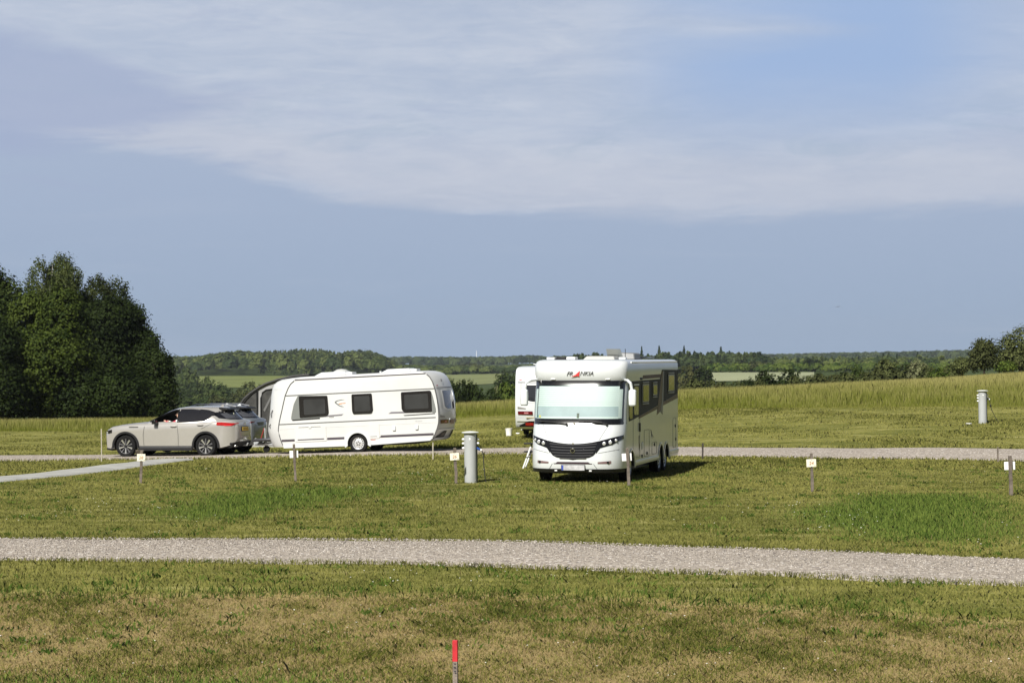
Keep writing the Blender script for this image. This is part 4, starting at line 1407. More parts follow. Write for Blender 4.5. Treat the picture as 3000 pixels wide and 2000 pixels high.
def caravan_rear(root, plate=True, text='VENETO'):
    """Rear panel pieces shared by both caravans, x = 0 in the middle."""
    S = lambda off: (lambda x, z: (x, cv_rear(x, z) + off, z))
    MB().patch(S(.012), -.80, .80, lambda x: 1.27 + .10 * (abs(x) / .8) ** 6, 1.97, 24, 8).build('rear_window_frame', GREYW, root)
    rw = MB().patch(S(.022), -.72, .72, lambda x: 1.32 + .10 * (abs(x) / .72) ** 6, 1.93, 24, 8).build('rear_window', mat('rear_pane', (.02, .022, .026), .04, coat=.5), root)
    MB().patch(S(.016), -1.03, 1.03, 2.02, 2.05, 30, 1).build('rear_seam', SEAM, root)
    for s in (-1, 1):
        MB().patch(S(.010), s * .88, s * .95, 1.35, 2.0, 2, 8).build('rear_groove', mat('groove_grey', (.42, .43, .44), .5), root)
        tl = MB().patch(S(.030), s * .46, s * 1.02, lambda x: .83 + .02 * abs(x), lambda x: .965 + .0 * x, 12, 3).build('tail_light', DREDL, root)
        MB().patch(S(.034), s * .62, s * .78, .875, .93, 4, 2).build('lamp_insert', mat('lamp_pink', (.42, .17, .18), .2), tl)
        MB().patch(S(.012), s * .72, s * 1.03, lambda x: 1.05, lambda x: 1.07 + .06 * (abs(x) - .7) / .3, 8, 2).build('rear_graphic', mat('rear_graphic', (.20, .19, .17), .4), root)
        MB().patch(S(.014), s * .34, s * .98, lambda x: .385 + .0 * x, lambda x: .60 - .16 * max(0, (abs(x) - .62) / .36), 12, 3).build('bumper_vent', BLACKP, root)
        MB().patch(S(.022), s * .44, s * .74, .43, .54, 5, 2).build('reflector', REDL if not plate else mat('vent_inside', (.06, .055, .045), .5), root)
    MB().patch(S(.050), -1.09, 1.09, .30, .385, 30, 2).build('bumper', WHITE, root)
    MB().patch(S(.045), -1.08, 1.08, .61, .655, 30, 2).build('bumper_ledge', GREYW, root)
    for x in (-.93, .93):
        MB().patch(S(.012), x - .05, x + .05, 2.10, 2.125, 2, 1).build('marker_lamp', REDL, root)
    if plate:
        MB().box((.06, cv_rear(0, .88) + .03, .885), (.42, .02, .14)).build('number_plate', mat('orange_plate', (.30, .17, .06), .5, var=.5, vscale=12), root, bevel=.004)
        MB().box((.34, cv_rear(.3, .95) + .03, .975), (.14, .03, .05)).build('plate_lamp', WHITE, root, bevel=.01)
    else:
        MB().box((.55, cv_rear(.5, .72) + .012, .735), (.34, .012, .03)).build('rear_badge', mat('badge_tan', (.45, .40, .25), .5), root)
    text_part(root, text, .13, (.62 if text == 'VENETO' else .55, cv_rear(.4, 2.3) + .035, 2.27), (R(90 - 16), 0, R(180)), GREYTXT if text == 'VENETO' else SEAM, 'rear_lettering', .2, sx=1.2)


def caravan_shell(root, paint):
    mb = MB()
    zloft(mb, CVz, cv_front, cv_rear, cw_, 25)
    body = mb.build('body', paint, root)
    cut = [MB().lathe([(s * .70, .36), (s * 1.4, .36)], (0, 0, .31), n=32).build('cut', DARKIN, smooth=0) for s in (-1, 1)]
    carve(body, cut, DARKIN, lambda c: abs(c.x) < 1.10 and c.z < .70 and math.hypot(c.y, c.z - .31) < .375)
    for s in (-1, 1):
        wheel(root, (s * .99, 0, .315), .315, .19, .205, 'holes', s)
        pts = arc(0, .31, .46, 196, 140, 6) + [(-.24, .715), (.24, .715)] + arc(0, .31, .46, 40, -16, 6) + arc(0, .31, .35, -10, 190, 20)
        MB().prism(pts, 1.10 * s, 1.150 * s, 'x').build('wheel_arch', WHITE, root, bevel=.008)
    MB().box((0, 0, .26), (1.9, 3.9, .10)).box((0, 0, .30), (.12, .1, .1)).tube([(-.98, 0, .31), (.98, 0, .31)], .05, 8).build('chassis', BLACKP, root)
    return body


def build_towed():
    root = thing('caravan', 'white touring caravan hitched behind the beige car, nose tilted down, three dark side windows', 'caravan', (-5.1 + .242, 74.1, H1(-5.0, 73.2) + .02), (R(2.9), 0, R(-103)))
    root.location.z = -.14
    caravan_shell(root, CREAM)
    x0 = 1.1205
    side = lambda poly, t, nm, m, p=root: MB().prism(poly, x0 - .004, x0 + t, 'x').build(nm, m, p, smooth=20)
    MB().tube([(x0, cv_front(x0, z) - .0, z) for z in (.36, .5, .7, .86, 1.07, 1.3, 1.5, 1.75, 2.02, 2.25, 2.4, 2.5)] , .018, 6).build('corner_trim', SEAM, root)
    MB().tube([(x0, cv_rear(x0, z) - .0, z) for z in (.40, .5, .7, .86, 1.07, 1.3, 1.5, 1.75, 2.02, 2.25, 2.4, 2.5)], .018, 6).build('corner_trim', SEAM, root)
    MB().tube([(1.108, -2.10, 2.525), (1.108, 2.44, 2.525)], .026, 6).build('awning_rail', STRIPE, root)
    for z in (2.01, 1.06):
        side([(float(np.interp(z, CVz, CVf)) + .02, z - .017), (2.72, z - .017), (2.72, z + .017), (float(np.interp(z, CVz, CVf)) + .02, z + .017)], .006, 'trim_line', SEAM)
    side([(-2.72, .889), (2.74, .889), (2.74, .898), (-2.72, .898)], .004, 'panel_crease', GREYTXT)
    for a, b in ((-2.66, -2.2), (-1.06, -.46), (.80, 2.62)):
        side([(a, .475), (b, .475), (b, .55), (a, .55)], .005, 'lower_stripe', STRIPE)
    side([(.38, .48), (.80, .48), (.80, .505), (.47, .515), (.44, .56), (.38, .56)], .005, 'lower_stripe', STRIPE)
    # windows
    frames = [([(-2.29, 1.20), (-2.27, 1.35), (-2.17, 1.72), (-2.02, 1.985), (-1.90, 1.985), (-.98, 1.955), (-.96, 1.36), (-1.02, 1.28), (-1.30, 1.235)], [(-1.98, 1.245), (-1.98, 1.975), (-.98, 1.95), (-.955, 1.37), (-1.02, 1.275)], [(-1.82, 1.34), (-1.82, 1.86), (-1.07, 1.85), (-1.07, 1.36)]),
              (None, [(-.11, 1.29), (-.145, 1.40), (-.14, 1.955), (.565, 1.955), (.585, 1.40), (.53, 1.285)], [(-.05, 1.37), (-.05, 1.88), (.48, 1.88), (.50, 1.37)]),
              ([(2.60, 1.225), (2.74, 1.22), (2.74, 1.34), (2.66, 1.75), (2.60, 1.94), (2.48, 1.95)], [(1.66, 1.265), (1.57, 1.37), (1.57, 1.945), (2.57, 1.955), (2.61, 1.9), (2.61, 1.25)], [(1.68, 1.37), (1.68, 1.85), (2.49, 1.86), (2.50, 1.37)])]
    for wing, fr, pane in frames:
        w = side(round_poly(fr, .05), .022, 'side_window', PANEB)
        if wing:
            side(round_poly(wing, .04), .012, 'window_wing', mat('wing_grey', (.17, .18, .175), .2, coat=.3), w)
        side(round_poly(pane, .05), .026, 'pane', PANEGREY, w)
    side([(-2.26, 1.20), (-1.28, 1.225), (-1.28, 1.19), (-2.24, 1.165)], .01, 'black_streak', BLACKP)
    side([(-1.26, 1.29), (-.45, 1.315), (-.52, 1.265), (-1.0, 1.25), (-1.3, 1.235)], .007, 'grey_streak', mat('streak_grey', (.16, .15, .17), .4))
    side([(1.10, 1.255), (1.2, 1.31), (1.66, 1.305), (2.58, 1.255), (2.58, 1.24), (1.5, 1.25)], .007, 'grey_streak', mat('streak_grey', (.16, .15, .17), .4))
    side([(1.62, 1.185), (2.70, 1.205), (2.70, 1.18), (1.66, 1.16)], .01, 'black_streak', BLACKP)
    # swoosh badge between the windows
    side([(-.38, 1.79), (-.50, 1.80), (-.66, 1.775), (-.735, 1.735), (-.73, 1.69), (-.60, 1.59), (-.52, 1.555), (-.42, 1.545), (-.47, 1.575), (-.56, 1.605), (-.68, 1.70), (-.68, 1.73), (-.62, 1.755), (-.50, 1.775)], .005, 'swoosh_badge', mat('swoosh_grey', (.14, .15, .15), .4))
    side([(-.60, 1.672), (-.36, 1.686), (-.36, 1.662), (-.50, 1.655), (-.50, 1.640), (-.60, 1.644)], .005, 'badge_lettering', mat('badge_orange', (.50, .22, .10), .5))
    text_part(root, 'ADS', .055, (x0 + .003, -.88, 1.225), (R(90), 0, R(90)), DARKTXT, 'side_lettering', .2, sx=1.6)
    text_part(root, 'Favorit', .07, (x0 + .003, 2.12, .965), (R(90), 0, R(90)), GREYTXT, 'side_lettering', .35, sx=1.2).data.materials[0] = GREYTXT
    # flaps
    hx = mat('flap_gap', (.58, .57, .53), .6)

    def flap(y0, y1, z0, z1, nm):
        f_ = side(round_poly([(y0, z0), (y1, z0), (y1, z1), (y0, z1)], .03), .014, nm, CREAM)
        MB().tube([(x0 + .010, p[0], p[1]) for p in round_poly([(y0, z0), (y1, z0), (y1, z1), (y0, z1)], .03)] + [(x0 + .01, y0, z0 + .03)], .008, 4).build('flap_edge', hx, f_)
        return f_
    f1 = flap(-2.17, -1.09, .45, .945, 'locker_flap')
    side([(-2.09, .50), (-1.16, .50), (-1.16, .535), (-2.09, .535)], .018, 'flap_stripe', STRIPE, f1)
    for yy in (-1.82, -1.44):
        side([(yy - .22, .925), (yy + .18, .925), (yy + .18, .938), (yy - .22, .938)], .02, 'flap_rail', SEAM, f1)
    MB().box((x0 + .02, -1.64, .91), (.03, .09, .045)).build('flap_latch', WHITE, f1, bevel=.008)
    f2 = flap(.40, .76, .46, .93, 'toilet_flap')
    side([(.45, .515), (.68, .515), (.68, .53), (.45, .53)], .018, 'flap_slot', SEAM, f2)
    for yy in (1.28, 2.06):
        MB().box((x0 + .02, yy, .765), (.045, .11, .17)).build('socket_box', WHITE, root, bevel=.02)
    side([(.46, .40), (.62, .395), (.62, .425), (.46, .43)], .004, 'red_badge', mat('red_badge', (.35, .10, .06), .5))
    sk = MB()
    for s in (-1, 1):
        sk.prism([(-2.60, .255), (-.38, .235), (-.40, .40), (-2.62, .37)], 1.05 * s, 1.128 * s, 'x')
        sk.prism([(.38, .235), (2.5, .30), (2.58, .40), (.40, .40)], 1.05 * s, 1.128 * s, 'x')
    sk.build('skirt', WHITE, root, bevel=.01)
    # roof gear
    for a, b, zt in ((-1.30, -.62, .12), (1.02, 1.62, .115)):
        rh = MB().loft([[(-.05, a - .25, 2.615), (.75, a - .25, 2.615), (.75, b + .2, 2.615), (-.05, b + .2, 2.615)], [(.02, a, 2.615 + zt), (.68, a, 2.615 + zt), (.68, b + .15, 2.615 + zt), (.02, b + .15, 2.615 + zt)]]).build('roof_hood', WHITE, root, bevel=.03)
        MB().box((.40, b + .24, 2.655), (.5, .30, .09)).build('hood_vent', GREYW, rh, bevel=.015)
    MB().tube([(.5, .72, 2.61), (.5, .72, 2.68)], .035, 10).build('roof_chimney', WHITE, root)
    MB().box((.4, -2.30, 2.50), (.6, .5, .06)).build('roof_window', GREYW, root, bevel=.02)
    # front gas locker seam, grab handles
    gh = MB()
    for z0, z1 in ((1.30, 1.55), (.95, 1.08)):
        gh.tube([(.80, cv_front(.80, z0) - .02, z0), (.80, cv_front(.80, (z0 + z1) / 2) - .06, (z0 + z1) / 2), (.80, cv_front(.80, z1) - .02, z1)], .018, 6)
    gh.build('grab_handle', SEAM, root)
    MB().patch(lambda x, z: (x, cv_front(x, z) - .006, z), .70, .98, 2.23, 2.245, 6, 1).build('front_seam', GREYTXT, root)
    # drawbar: A-frame, hitch, jockey wheel, cover
    db = MB()
    for s in (-1, 1):
        db.tube([(s * .75, -2.55, .36), (s * .10, -3.95, .42)], .045, 8)
    db.box((0, -4.02, .44), (.12, .36, .10))
    db.tube([(0, -4.25, .46), (0, -3.95, .60)], .03, 8)
    drawbar = db.build('drawbar', STEEL, root)
    MB().box((0, -3.45, .56), (1.1, .85, .10)).build('drawbar_cover', mat('drawbar_black', (.03, .03, .035), .4), drawbar, bevel=.03)
    MB().box((.16, -3.0, .42), (.5, 1.05, .05)).build('step_plate', STEEL, drawbar, bevel=.01)
    jw = MB().tube([(.22, -3.55, .34), (.22, -3.55, .95)], .028, 8).build('jockey_post', STEEL, drawbar)
    MB().lathe([(-.04, .11), (.04, .11)], (.22, -3.52, .24), 'x', 16).build('jockey_wheel', RUBBER, drawbar)
    MB().tube([(.10, -3.75, .60), (.14, -3.60, .95)], .014, 6).build('brake_lever', mat('red_handle', (.35, .03, .03), .5), drawbar)
    caravan_rear(root, True, 'BB')
    return root


build_towed()


def build_parked(name, label, x, y, rz, dome=False, group=None):
    root = thing('caravan', label, 'caravan', (x, y, H1(x, y)), (0, 0, rz), group)
    caravan_shell(root, WHITE)
    caravan_rear(root, False, 'VENETO')
    for s in (-1, 1):
        for y0, y1 in ((-2.0, -1.0), (-.1, .6), (1.6, 2.6)):
            MB().prism(round_poly([(y0, 1.27), (y1, 1.27), (y1, 1.95), (y0, 1.95)], .06), 1.1 * s, 1.14 * s, 'x').build('side_window', PANEB, root)
    MB().box((0, .3, 2.65), (.6, .6, .08)).build('roof_hatch', GREYW, root, bevel=.02)
    MB().tube([(.45, 1.7, 2.61), (.45, 1.7, 2.69)], .03, 8).tube([(.35, 1.7, 2.70), (.55, 1.7, 2.70)], .022, 6).build('roof_vent', WHITE, root)
    db = MB()
    for s in (-1, 1):
        db.tube([(s * .75, -2.55, .36), (s * .08, -4.1, .42)], .045, 8)
    db.build('drawbar', STEEL, root)
    if dome:
        MB().lathe([(0, .36), (.10, .37), (.20, .31), (.27, .18), (.29, .02)], (-.1, -.2, 2.61), 'z', 24).build('satellite_dome', mat('dome_grey', (.42, .43, .42), .5), root)
    return root


# parked behind the motorhome, rear towards the camera; its rear left edge is at px 1511
build_parked('caravan', 'white caravan half hidden behind the motorhome, red lamps on its rear facing the camera', 1.53, 84.0, R(180 - 6))
build_parked('caravan', 'grey-domed caravan hidden behind the towed one, its awning on the left', -7.3 + .55, 88.0, R(10), True)


# ------------------------------------------------------------------ awning of the hidden caravan
def build_awning():
    d = 84.6
    x0, y0 = X(757, d), d
    z0 = H1(x0, y0)
    root = thing('awning', 'grey caravan awning with curved dark edge and mesh windows beside the towed caravan', 'awning', (x0, y0, z0))
    P = lambda px, py: (X(px, d) - x0, Zp(py, d) - z0)
    edge = [P(*q) for q in [(905, 1098), (860, 1102), (815, 1112), (780, 1124), (757, 1136), (735, 1151), (716, 1168), (705, 1184), (699, 1205), (696, 1240)]]
    edge.append((P(695, 1290)[0], 0.0))
    GA = mat('awning_grey', (.30, .30, .30), .8, var=.15, vscale=2)
    poly = edge + [(edge[0][0], 0.0)]
    MB().prism(poly, -.01, .01, 'y').build('end_panel', GA, root)
    n = len(edge)
    rf = MB()
    vs = [(a, yy, b) for yy in (-.05, 4.2) for a, b in edge]
    rf.add(vs, [(i, i + 1, n + i + 1, n + i) for i in range(n - 1)])
    rf.build('roof', mat('awning_roof', (.10, .10, .105), .8), root)
    MB().prism(poly, 4.19, 4.21, 'y').build('end_panel', GA, root)
    MB().tube([(a, -.03, b) for a, b in edge], .06, 6).build('edge_tube', mat('awning_edge', (.02, .02, .02), .7), root)
    MESHW = mat('mesh_window', (.016, .016, .016), .7, var=.5, vscale=3, color2=(.05, .05, .046))
    tri = [P(*q) for q in [(713, 1182), (722, 1170), (738, 1154), (754, 1143), (754, 1210), (748, 1222), (712, 1222)]]
    w1 = MB().prism(tri, -.035, -.012, 'y').build('mesh_window', MESHW, root)
    MB().tube([(a, -.04, b) for a, b in tri + tri[:1]], .035, 5).build('window_edge', BLACKP, w1)
    dr = [P(*q) for q in [(766, 1292), (765, 1165), (769, 1150), (780, 1142), (860, 1130), (860, 1292)]]
    w2 = MB().prism(dr, -.035, -.012, 'y').build('door_panel', MESHW, root)
    MB().tube([(a, -.04, b) for a, b in dr], .03, 5).build('door_edge', BLACKP, w2)
    a, b = P(800, 1170)
    MB().prism([P(772, 1200), P(798, 1150), P(800, 1158), P(776, 1206)], -.05, -.036, 'y').build('guy_strap', mat('strap_grey', (.12, .12, .12), .8), w2)


build_awning()


# ------------------------------------------------------------------ cars
def build_car(label, loc, rz, rx, paint, ry=0.0, rails=False, plate=True, front_open=True, tinted=PANEB):
    root = thing('car', label, 'car', loc, (rx, ry, rz))
    st = [(-2.60, .60, .44, .66, .78), (-2.575, .74, .32, .74, .86), (-2.50, .84, .28, .84, .935), (-2.30, .915, .26, .95, 1.03), (-2.0, .935, .25, 1.0, 1.075), (-1.6, .945, .25, 1.02, 1.12), (-1.2, .945, .25, 1.04, 1.15),
          (-.6, .945, .25, 1.06, 1.16), (.3, .945, .25, 1.08, 1.18), (1.0, .95, .25, 1.10, 1.205), (1.45, .95, .26, 1.12, 1.225), (1.68, .93, .28, 1.14, 1.235), (1.88, .885, .32, 1.14, 1.235), (2.04, .82, .37, 1.13, 1.22), (2.14, .74, .42, 1.11, 1.19), (2.20, .63, .47, 1.06, 1.13), (2.225, .50, .54, .98, 1.02)]
    rings = []
    for y, w, zb, zs, zt in st:
        half = [(w * .80, zb), (w * .955, zb + .03), (w * .968, zb + .14), (w * .972, (zb + zs) / 2 - .03), (w * 1.0, zs - .14), (w * .992, zs), (w * .95, (zs + zt) / 2 + .01), (w * .86, zt), (w * .5, zt + .025), (0, zt + .035)]
        ring = [(x, y, z) for x, z in half] + [(-x, y, z) for x, z in half[-2::-1]]
        rings.append(ring)
    body = MB().loft(rings).build('body', paint, root, smooth=50)
    yw = (-1.76, 1.19)
    ZW, RW = .372, .372
    cut = [MB().lathe([(s * .62, .435), (s * 1.2, .435)], (0, y, ZW), n=36).build('cut', DARKIN, smooth=0) for s in (-1, 1) for y in yw]
    carve(body, cut, DARKIN, lambda c: abs(c.x) < .93 and c.z < .83 and any(math.hypot(c.y - y, c.z - ZW) < .445 for y in yw))
    # cabin
    Zg = [1.08, 1.2, 1.32, 1.44, 1.54, 1.60, 1.645, 1.675, 1.69]
    gw = lambda z: float(np.interp(z, [1.08, 1.2, 1.32, 1.44, 1.54, 1.60, 1.645, 1.675, 1.69], [.905, .885, .84, .785, .73, .69, .63, .54, .40]))
    fc = lambda z: float(np.interp(z, [1.08, 1.16, 1.32, 1.44, 1.54, 1.62, 1.66, 1.69], [-1.36, -1.20, -.86, -.60, -.38, -.16, .0, .30]))
    rc = lambda z: float(np.interp(z, [1.08, 1.2, 1.25, 1.40, 1.52, 1.60, 1.64, 1.69], [2.16, 2.13, 2.08, 1.92, 1.80, 1.76, 1.68, 1.25]))
    gf = lambda x, z: fc(z) + .30 * min(abs(x) / gw(z), 1) ** 3
    gr = lambda x, z: rc(z) - .56 * min(abs(x) / gw(z), 1) ** 2.5
    cab_mb = MB()
    zloft(cab_mb, Zg, gf, gr, gw, 21)
    cab = cab_mb.build('cabin', paint, root, smooth=50)
    wf = [(-.92, 1.18), (-.62, 1.37), (-.36, 1.485), (-.02, 1.58), (.17, 1.61), (.15, 1.185)]
    if front_open:
        c = MB().prism(wf, .12, 1.2, 'x').build('cut', DARKIN, smooth=0)
        carve(cab, [c], DARKIN, lambda q: q.x > .1 and -.95 < q.y < .2 and 1.17 < q.z < 1.605 and q.x < gw(q.z) - .012)

    def sidepatch(nm, m, y0, y1, lo, hi, off, s=1, nu=14, nz=5, par=root):
        return MB().patch(lambda y, z: (s * (gw(z) + off), y, z), y0, y1, lo, hi, nu, nz).build(nm, m, par)
    topw = lambda y: float(np.interp(y, [-.92, -.62, -.36, -.02, .17, .62, 1.21, 1.5], [1.185, 1.375, 1.49, 1.587, 1.618, 1.62, 1.57, 1.485]))
    botw = lambda y: float(np.interp(y, [-.92, .15, 1.15, 1.5], [1.165, 1.178, 1.21, 1.47]))
    for s in (-1, 1):
        sidepatch('window_surround', BLACKG, -.95, 1.50, lambda y: botw(y) - .012, lambda y: topw(y) + .012, .004, s, 30, 5) if not (front_open and s > 0) else sidepatch('window_surround', BLACKG, .13, 1.50, lambda y: botw(y) - .012, lambda y: topw(y) + .012, .004, s, 20, 5)
        if not (front_open and s > 0):
            sidepatch('front_window', tinted, -.86, .13, lambda y: botw(y) + .004, lambda y: topw(y) - .012, .008, s)
        sidepatch('rear_window', tinted, .20, 1.46, lambda y: botw(y) + .008, lambda y: topw(y) - .008, .009, s, 20)
    MB().patch(lambda x, z: (x, gf(x, z) - .008, z), -.60, .60, 1.19, 1.60, 16, 8).build('windscreen', tinted, root)
    MB().patch(lambda x, z: (x, gr(x, z) + .007, z), -.76, .76, lambda x: 1.235 + .06 * (abs(x) / .76) ** 3, lambda x: 1.575 - .09 * (abs(x) / .76) ** 2, 22, 8).build('tailgate_window', tinted, root)
    MB().patch(lambda x, z: (x, gr(x, z) + .011, z), -.60, .60, lambda x: 1.28 + .02 * abs(x), lambda x: 1.505 - .06 * (abs(x) / .6) ** 2, 16, 5).build('tailgate_pane', mat('tailgate_pane', (.06, .062, .07), .15, coat=.4), root)
    MB().loft([[(-.50, 1.50, 1.58), (.50, 1.50, 1.58), (.50, 1.50, 1.655), (-.50, 1.50, 1.655)], [(-.52, 1.80, 1.57), (.52, 1.80, 1.57), (.52, 1.80, 1.615), (-.52, 1.80, 1.615)], [(-.46, 1.87, 1.565), (.46, 1.87, 1.565), (.46, 1.87, 1.585), (-.46, 1.87, 1.585)]]).build('roof_spoiler', BLACKP, root, bevel=.012)
    MB().prism([(-.02, .0), (.14, .0), (.10, .07)], -.012, .012, 'x').build('roof_fin', WHITE if rails else paint, root).location = (0, 1.35, 1.68)
    if rails:
        for s in (-1, 1):
            MB().tube([(s * .60, -.15, 1.66), (s * .61, .05, 1.735), (s * .61, 1.2, 1.725), (s * .60, 1.55, 1.65)], .024, 6).build('roof_rail', CHROME, root)
        MB().lathe([(0, .06), (.05, .055), (.075, .02)], (.35, 1.1, 1.69), 'z', 12).build('roof_knob', WHITE, root)
    # body details
    wside = lambda y: float(np.interp(y, [q[0] for q in st], [q[1] for q in st]))
    for s in (-1, 1):
        for y in yw:
            MB().prism(arc(y, ZW, .50, 188, -8, 24) + arc(y, ZW, .43, -8, 188, 24), .925 * s, .956 * s, 'x').build('arch_cladding', BLACKP, root, bevel=.005)
            wheel(root, (s * .835, y, ZW), RW, .235, .262, 'alloy', s)
        MB().prism([(-1.27, .215), (.72, .215), (.70, .375), (-1.25, .375)], .90 * s, .955 * s, 'x').build('sill', BLACKP, root, bevel=.01)
        MB().tube([(s * .957, -1.22, .325), (s * .957, .68, .325)], .010, 5).build('sill_strip', mat('sill_chrome', (.25, .26, .27), .3, .8), root)
        # wing mirror
        mr = MB()
        mr.loft([[(s * x, -.66 + a, 1.165 + b) for a, b in ((-.05, -.05), (.10, -.05), (.10, .10), (-.03, .09))] for x in (.95, 1.02, 1.12)])
        mr.box((s * .93, -.62, 1.15), (.10, .06, .04))
        mr.build('wing_mirror', BLACKG, root, bevel=.02)
        for y in (.02, 1.00):
            hz = 1.035 + .04 * (y > .5)
            MB().tube([(s * .945, y - .11, hz), (s * .978, y - .06, hz), (s * .978, y + .08, hz + .003), (s * .945, y + .12, hz + .003)], .016, 6).build('door_handle', paint, root)
        gaps = MB()
        gaps.tube([(s * .951, -1.05, 1.04), (s * .955, -1.10, .75), (s * .945, -1.08, .40)], .005, 4)
        gaps.tube([(s * .951, .16, 1.09), (s * .956, .19, .75), (s * .945, .19, .40)], .005, 4)
        gaps.tube([(s * .945, 1.42, 1.13), (s * .957, 1.05, .95)], .005, 4)
        gaps.build('door_gap', mat('door_gap', (.10, .10, .095), .7), root)
        cr = MB().patch(lambda y, z: (s * (wside(y) + .004), y, z), -1.62, -1.28, 1.005, 1.03, 4, 1)
        cr.build('wing_badge', BLACKG, root)
        # lamps
        hl = MB().patch(lambda y, z: (s * (float(np.interp(y, [-2.58, -2.5, -2.40, -2.2], [.70, .80, .885, .925])) + .012), y - .012, z), -2.575, -2.26, lambda y: .79 + .10 * (y + 2.575), lambda y: .875 + .20 * (y + 2.575), 8, 3).build('headlight', BLACKG, root)
        MB().patch(lambda y, z: (s * (float(np.interp(y, [-2.58, -2.5, -2.40, -2.2], [.70, .80, .885, .925])) + .018), y - .016, z), -2.53, -2.42, .825, .86, 4, 2).build('lens', LENS, hl)
        # tail lights wrap the rear corner
        def corner(u):     # u from the side (0) to the rear middle (1)
            pts = [(.953, 1.48), (.935, 1.66), (.885, 1.88), (.82, 2.04), (.73, 2.15), (.5, 2.235), (.30, 2.245)]
            q = u * (len(pts) - 1)
            i = min(int(q), len(pts) - 2)
            a, b = pts[i], pts[i + 1]
            return a[0] + (b[0] - a[0]) * (q - i), a[1] + (b[1] - a[1]) * (q - i)
        tl = MB().patch(lambda u, z: (s * (corner(u)[0] + .006), corner(u)[1] + .012, z), .10, .82, lambda u: 1.08 - .04 * math.sin(min(u / .6, 1) * math.pi * .5) + .10 * max(0, u - .55) / .35, lambda u: 1.125 + .01 * u + .04 * math.exp(-((u - .2) / .25) ** 2) , 18, 3).build('tail_light', REDL if plate else DREDL, root)
        MB().patch(lambda u, z: (s * (corner(u)[0] + .009), corner(u)[1] + .016, z), .30, .55, 1.045, 1.075, 6, 1).build('lamp_glint', mat('red_bright', (.62, .03, .04), .15) if plate else DREDL, tl)
    rp = lambda x: 2.225 - .10 * abs(x) ** 3
    MB().patch(lambda x, z: (x, 2.222 + .022 - .10 * (abs(x) / .6) ** 3, z), -.55, .55, .63, .68, 16, 1).build('bumper_crease', mat('bumper_shade', tuple(q * .75 for q in paint['c']), .35), root)
    lb = MB()
    lb.loft([[(-.80, 1.7, .30), (.80, 1.7, .30), (.80, 1.7, .46), (-.80, 1.7, .46)], [(-.74, 2.05, .30), (.74, 2.05, .30), (.80, 2.12, .47), (-.80, 2.12, .47)], [(-.60, 2.19, .36), (.60, 2.19, .36), (.64, 2.215, .50), (-.64, 2.215, .50)]])
    lb.loft([[(-.70, -2.57, .24), (.70, -2.57, .24), (.70, -2.57, .36), (-.70, -2.57, .36)], [(-.88, -2.28, .22), (.88, -2.28, .22), (.90, -2.28, .34), (-.90, -2.28, .34)]])
    lb.box((0, -.2, .27), (1.5, 2.4, .12))
    lb.build('underbody', BLACKP, root)
    for s in (-1, 1):
        MB().box((s * .58, 2.12, .36), (.20, .12, .06)).build('exhaust', ALLOY, root, bevel=.015)
    if plate:
        np_ = MB().box((.02, 2.25, .92), (.52, .02, .12)).build('number_plate', YPLATE, root, bevel=.004)
        MB().box((.02, 2.242, .92), (.56, .02, .16)).build('plate_frame', BLACKP, np_)
        tx = MB()
        for k in range(6):
            tx.box((-.16 + k * .07, 2.262, .92), (.035, .004, .06))
        tx.build('plate_marks', mat('plate_brown', (.14, .08, .02), .6), np_)
        MB().lathe([(0, .05), (.01, .045)], (0, 2.235, 1.10), 'y', 16).build('tailgate_badge', CHROME, root)
        MB().lathe([(0, .035), (.01, .03)], (.30, 1.955, 1.44), 'y', 12).build('window_sticker', mat('sticker_white', (.62, .62, .45), .5), root)
    else:
        MB().patch(lambda x, z: (x, 2.235 - .10 * (abs(x) / .6) ** 3, z), -.5, .5, .98, 1.10, 16, 2).build('tailgate_panel', mat('tailgate_shade', (.06, .07, .085), .3), root)
    MB().tube([(0, 2.1, .36), (0, 2.30, .36), (0, 2.34, .44)], .028, 8).build('tow_bar', STEEL, root)
    return root


BEIGE = mat('beige_metallic', (.42, .405, .38), .22, .35, var=.06, vscale=1.0, coat=.7)
BEIGE['c'] = (.46, .43, .385)
BLUEG = mat('bluegrey_metallic', (.19, .205, .22), .3, .3, coat=.6)
BLUEG['c'] = (.20, .235, .27)
CA = -106.0
car_xy = (-11.2, 75.15)
zf_, zr_ = H1(-12.9, 75.2), H1(-10.0, 74.4)
build_car('beige metallic car with an open front window and orange rear plate, towing the caravan', (car_xy[0], car_xy[1], -.335), R(CA), R(.8), BEIGE)
build_car('blue-grey car with silver roof rails parked behind the beige one', (-10.98, 77.95, -.36), R(CA), R(.6), BLUEG, rails=True, plate=False, front_open=False)


# ------------------------------------------------------------------ driver of the beige car
def skin_body(name, joints, bones, mats, parent=None, paint=None, level=2):
    """One continuous figure grown over a joint skeleton."""
    me = bpy.data.meshes.new(name)
    names = list(joints)
    me.from_pydata([joints[k][:3] for k in names], [(names.index(a), names.index(b)) for a, b in bones], [])
    o = bpy.data.objects.new(name, me)
    COL.objects.link(o)
    md = o.modifiers.new('skin', 'SKIN')
    sk = me.skin_vertices[0].data
    for i, k in enumerate(names):
        r_ = joints[k][3]
        sk[i].radius = r_ if isinstance(r_, tuple) else (r_, r_)
        sk[i].use_root = (i == 0)
    sb = o.modifiers.new('sub', 'SUBSURF')
    sb.levels = sb.render_levels = level
    bpy.context.view_layer.update()
    m2 = bpy.data.meshes.new_from_object(o.evaluated_get(bpy.context.evaluated_depsgraph_get()))
    o.modifiers.clear()
    o.data = m2
    bpy.data.meshes.remove(me)
    m2.materials.clear()
    for q in mats:
        m2.materials.append(q)
    if paint:
        for p in m2.polygons:
            p.material_index = paint(p.center)
    m2.shade_smooth()
    if parent:
        o.parent = parent
    return o


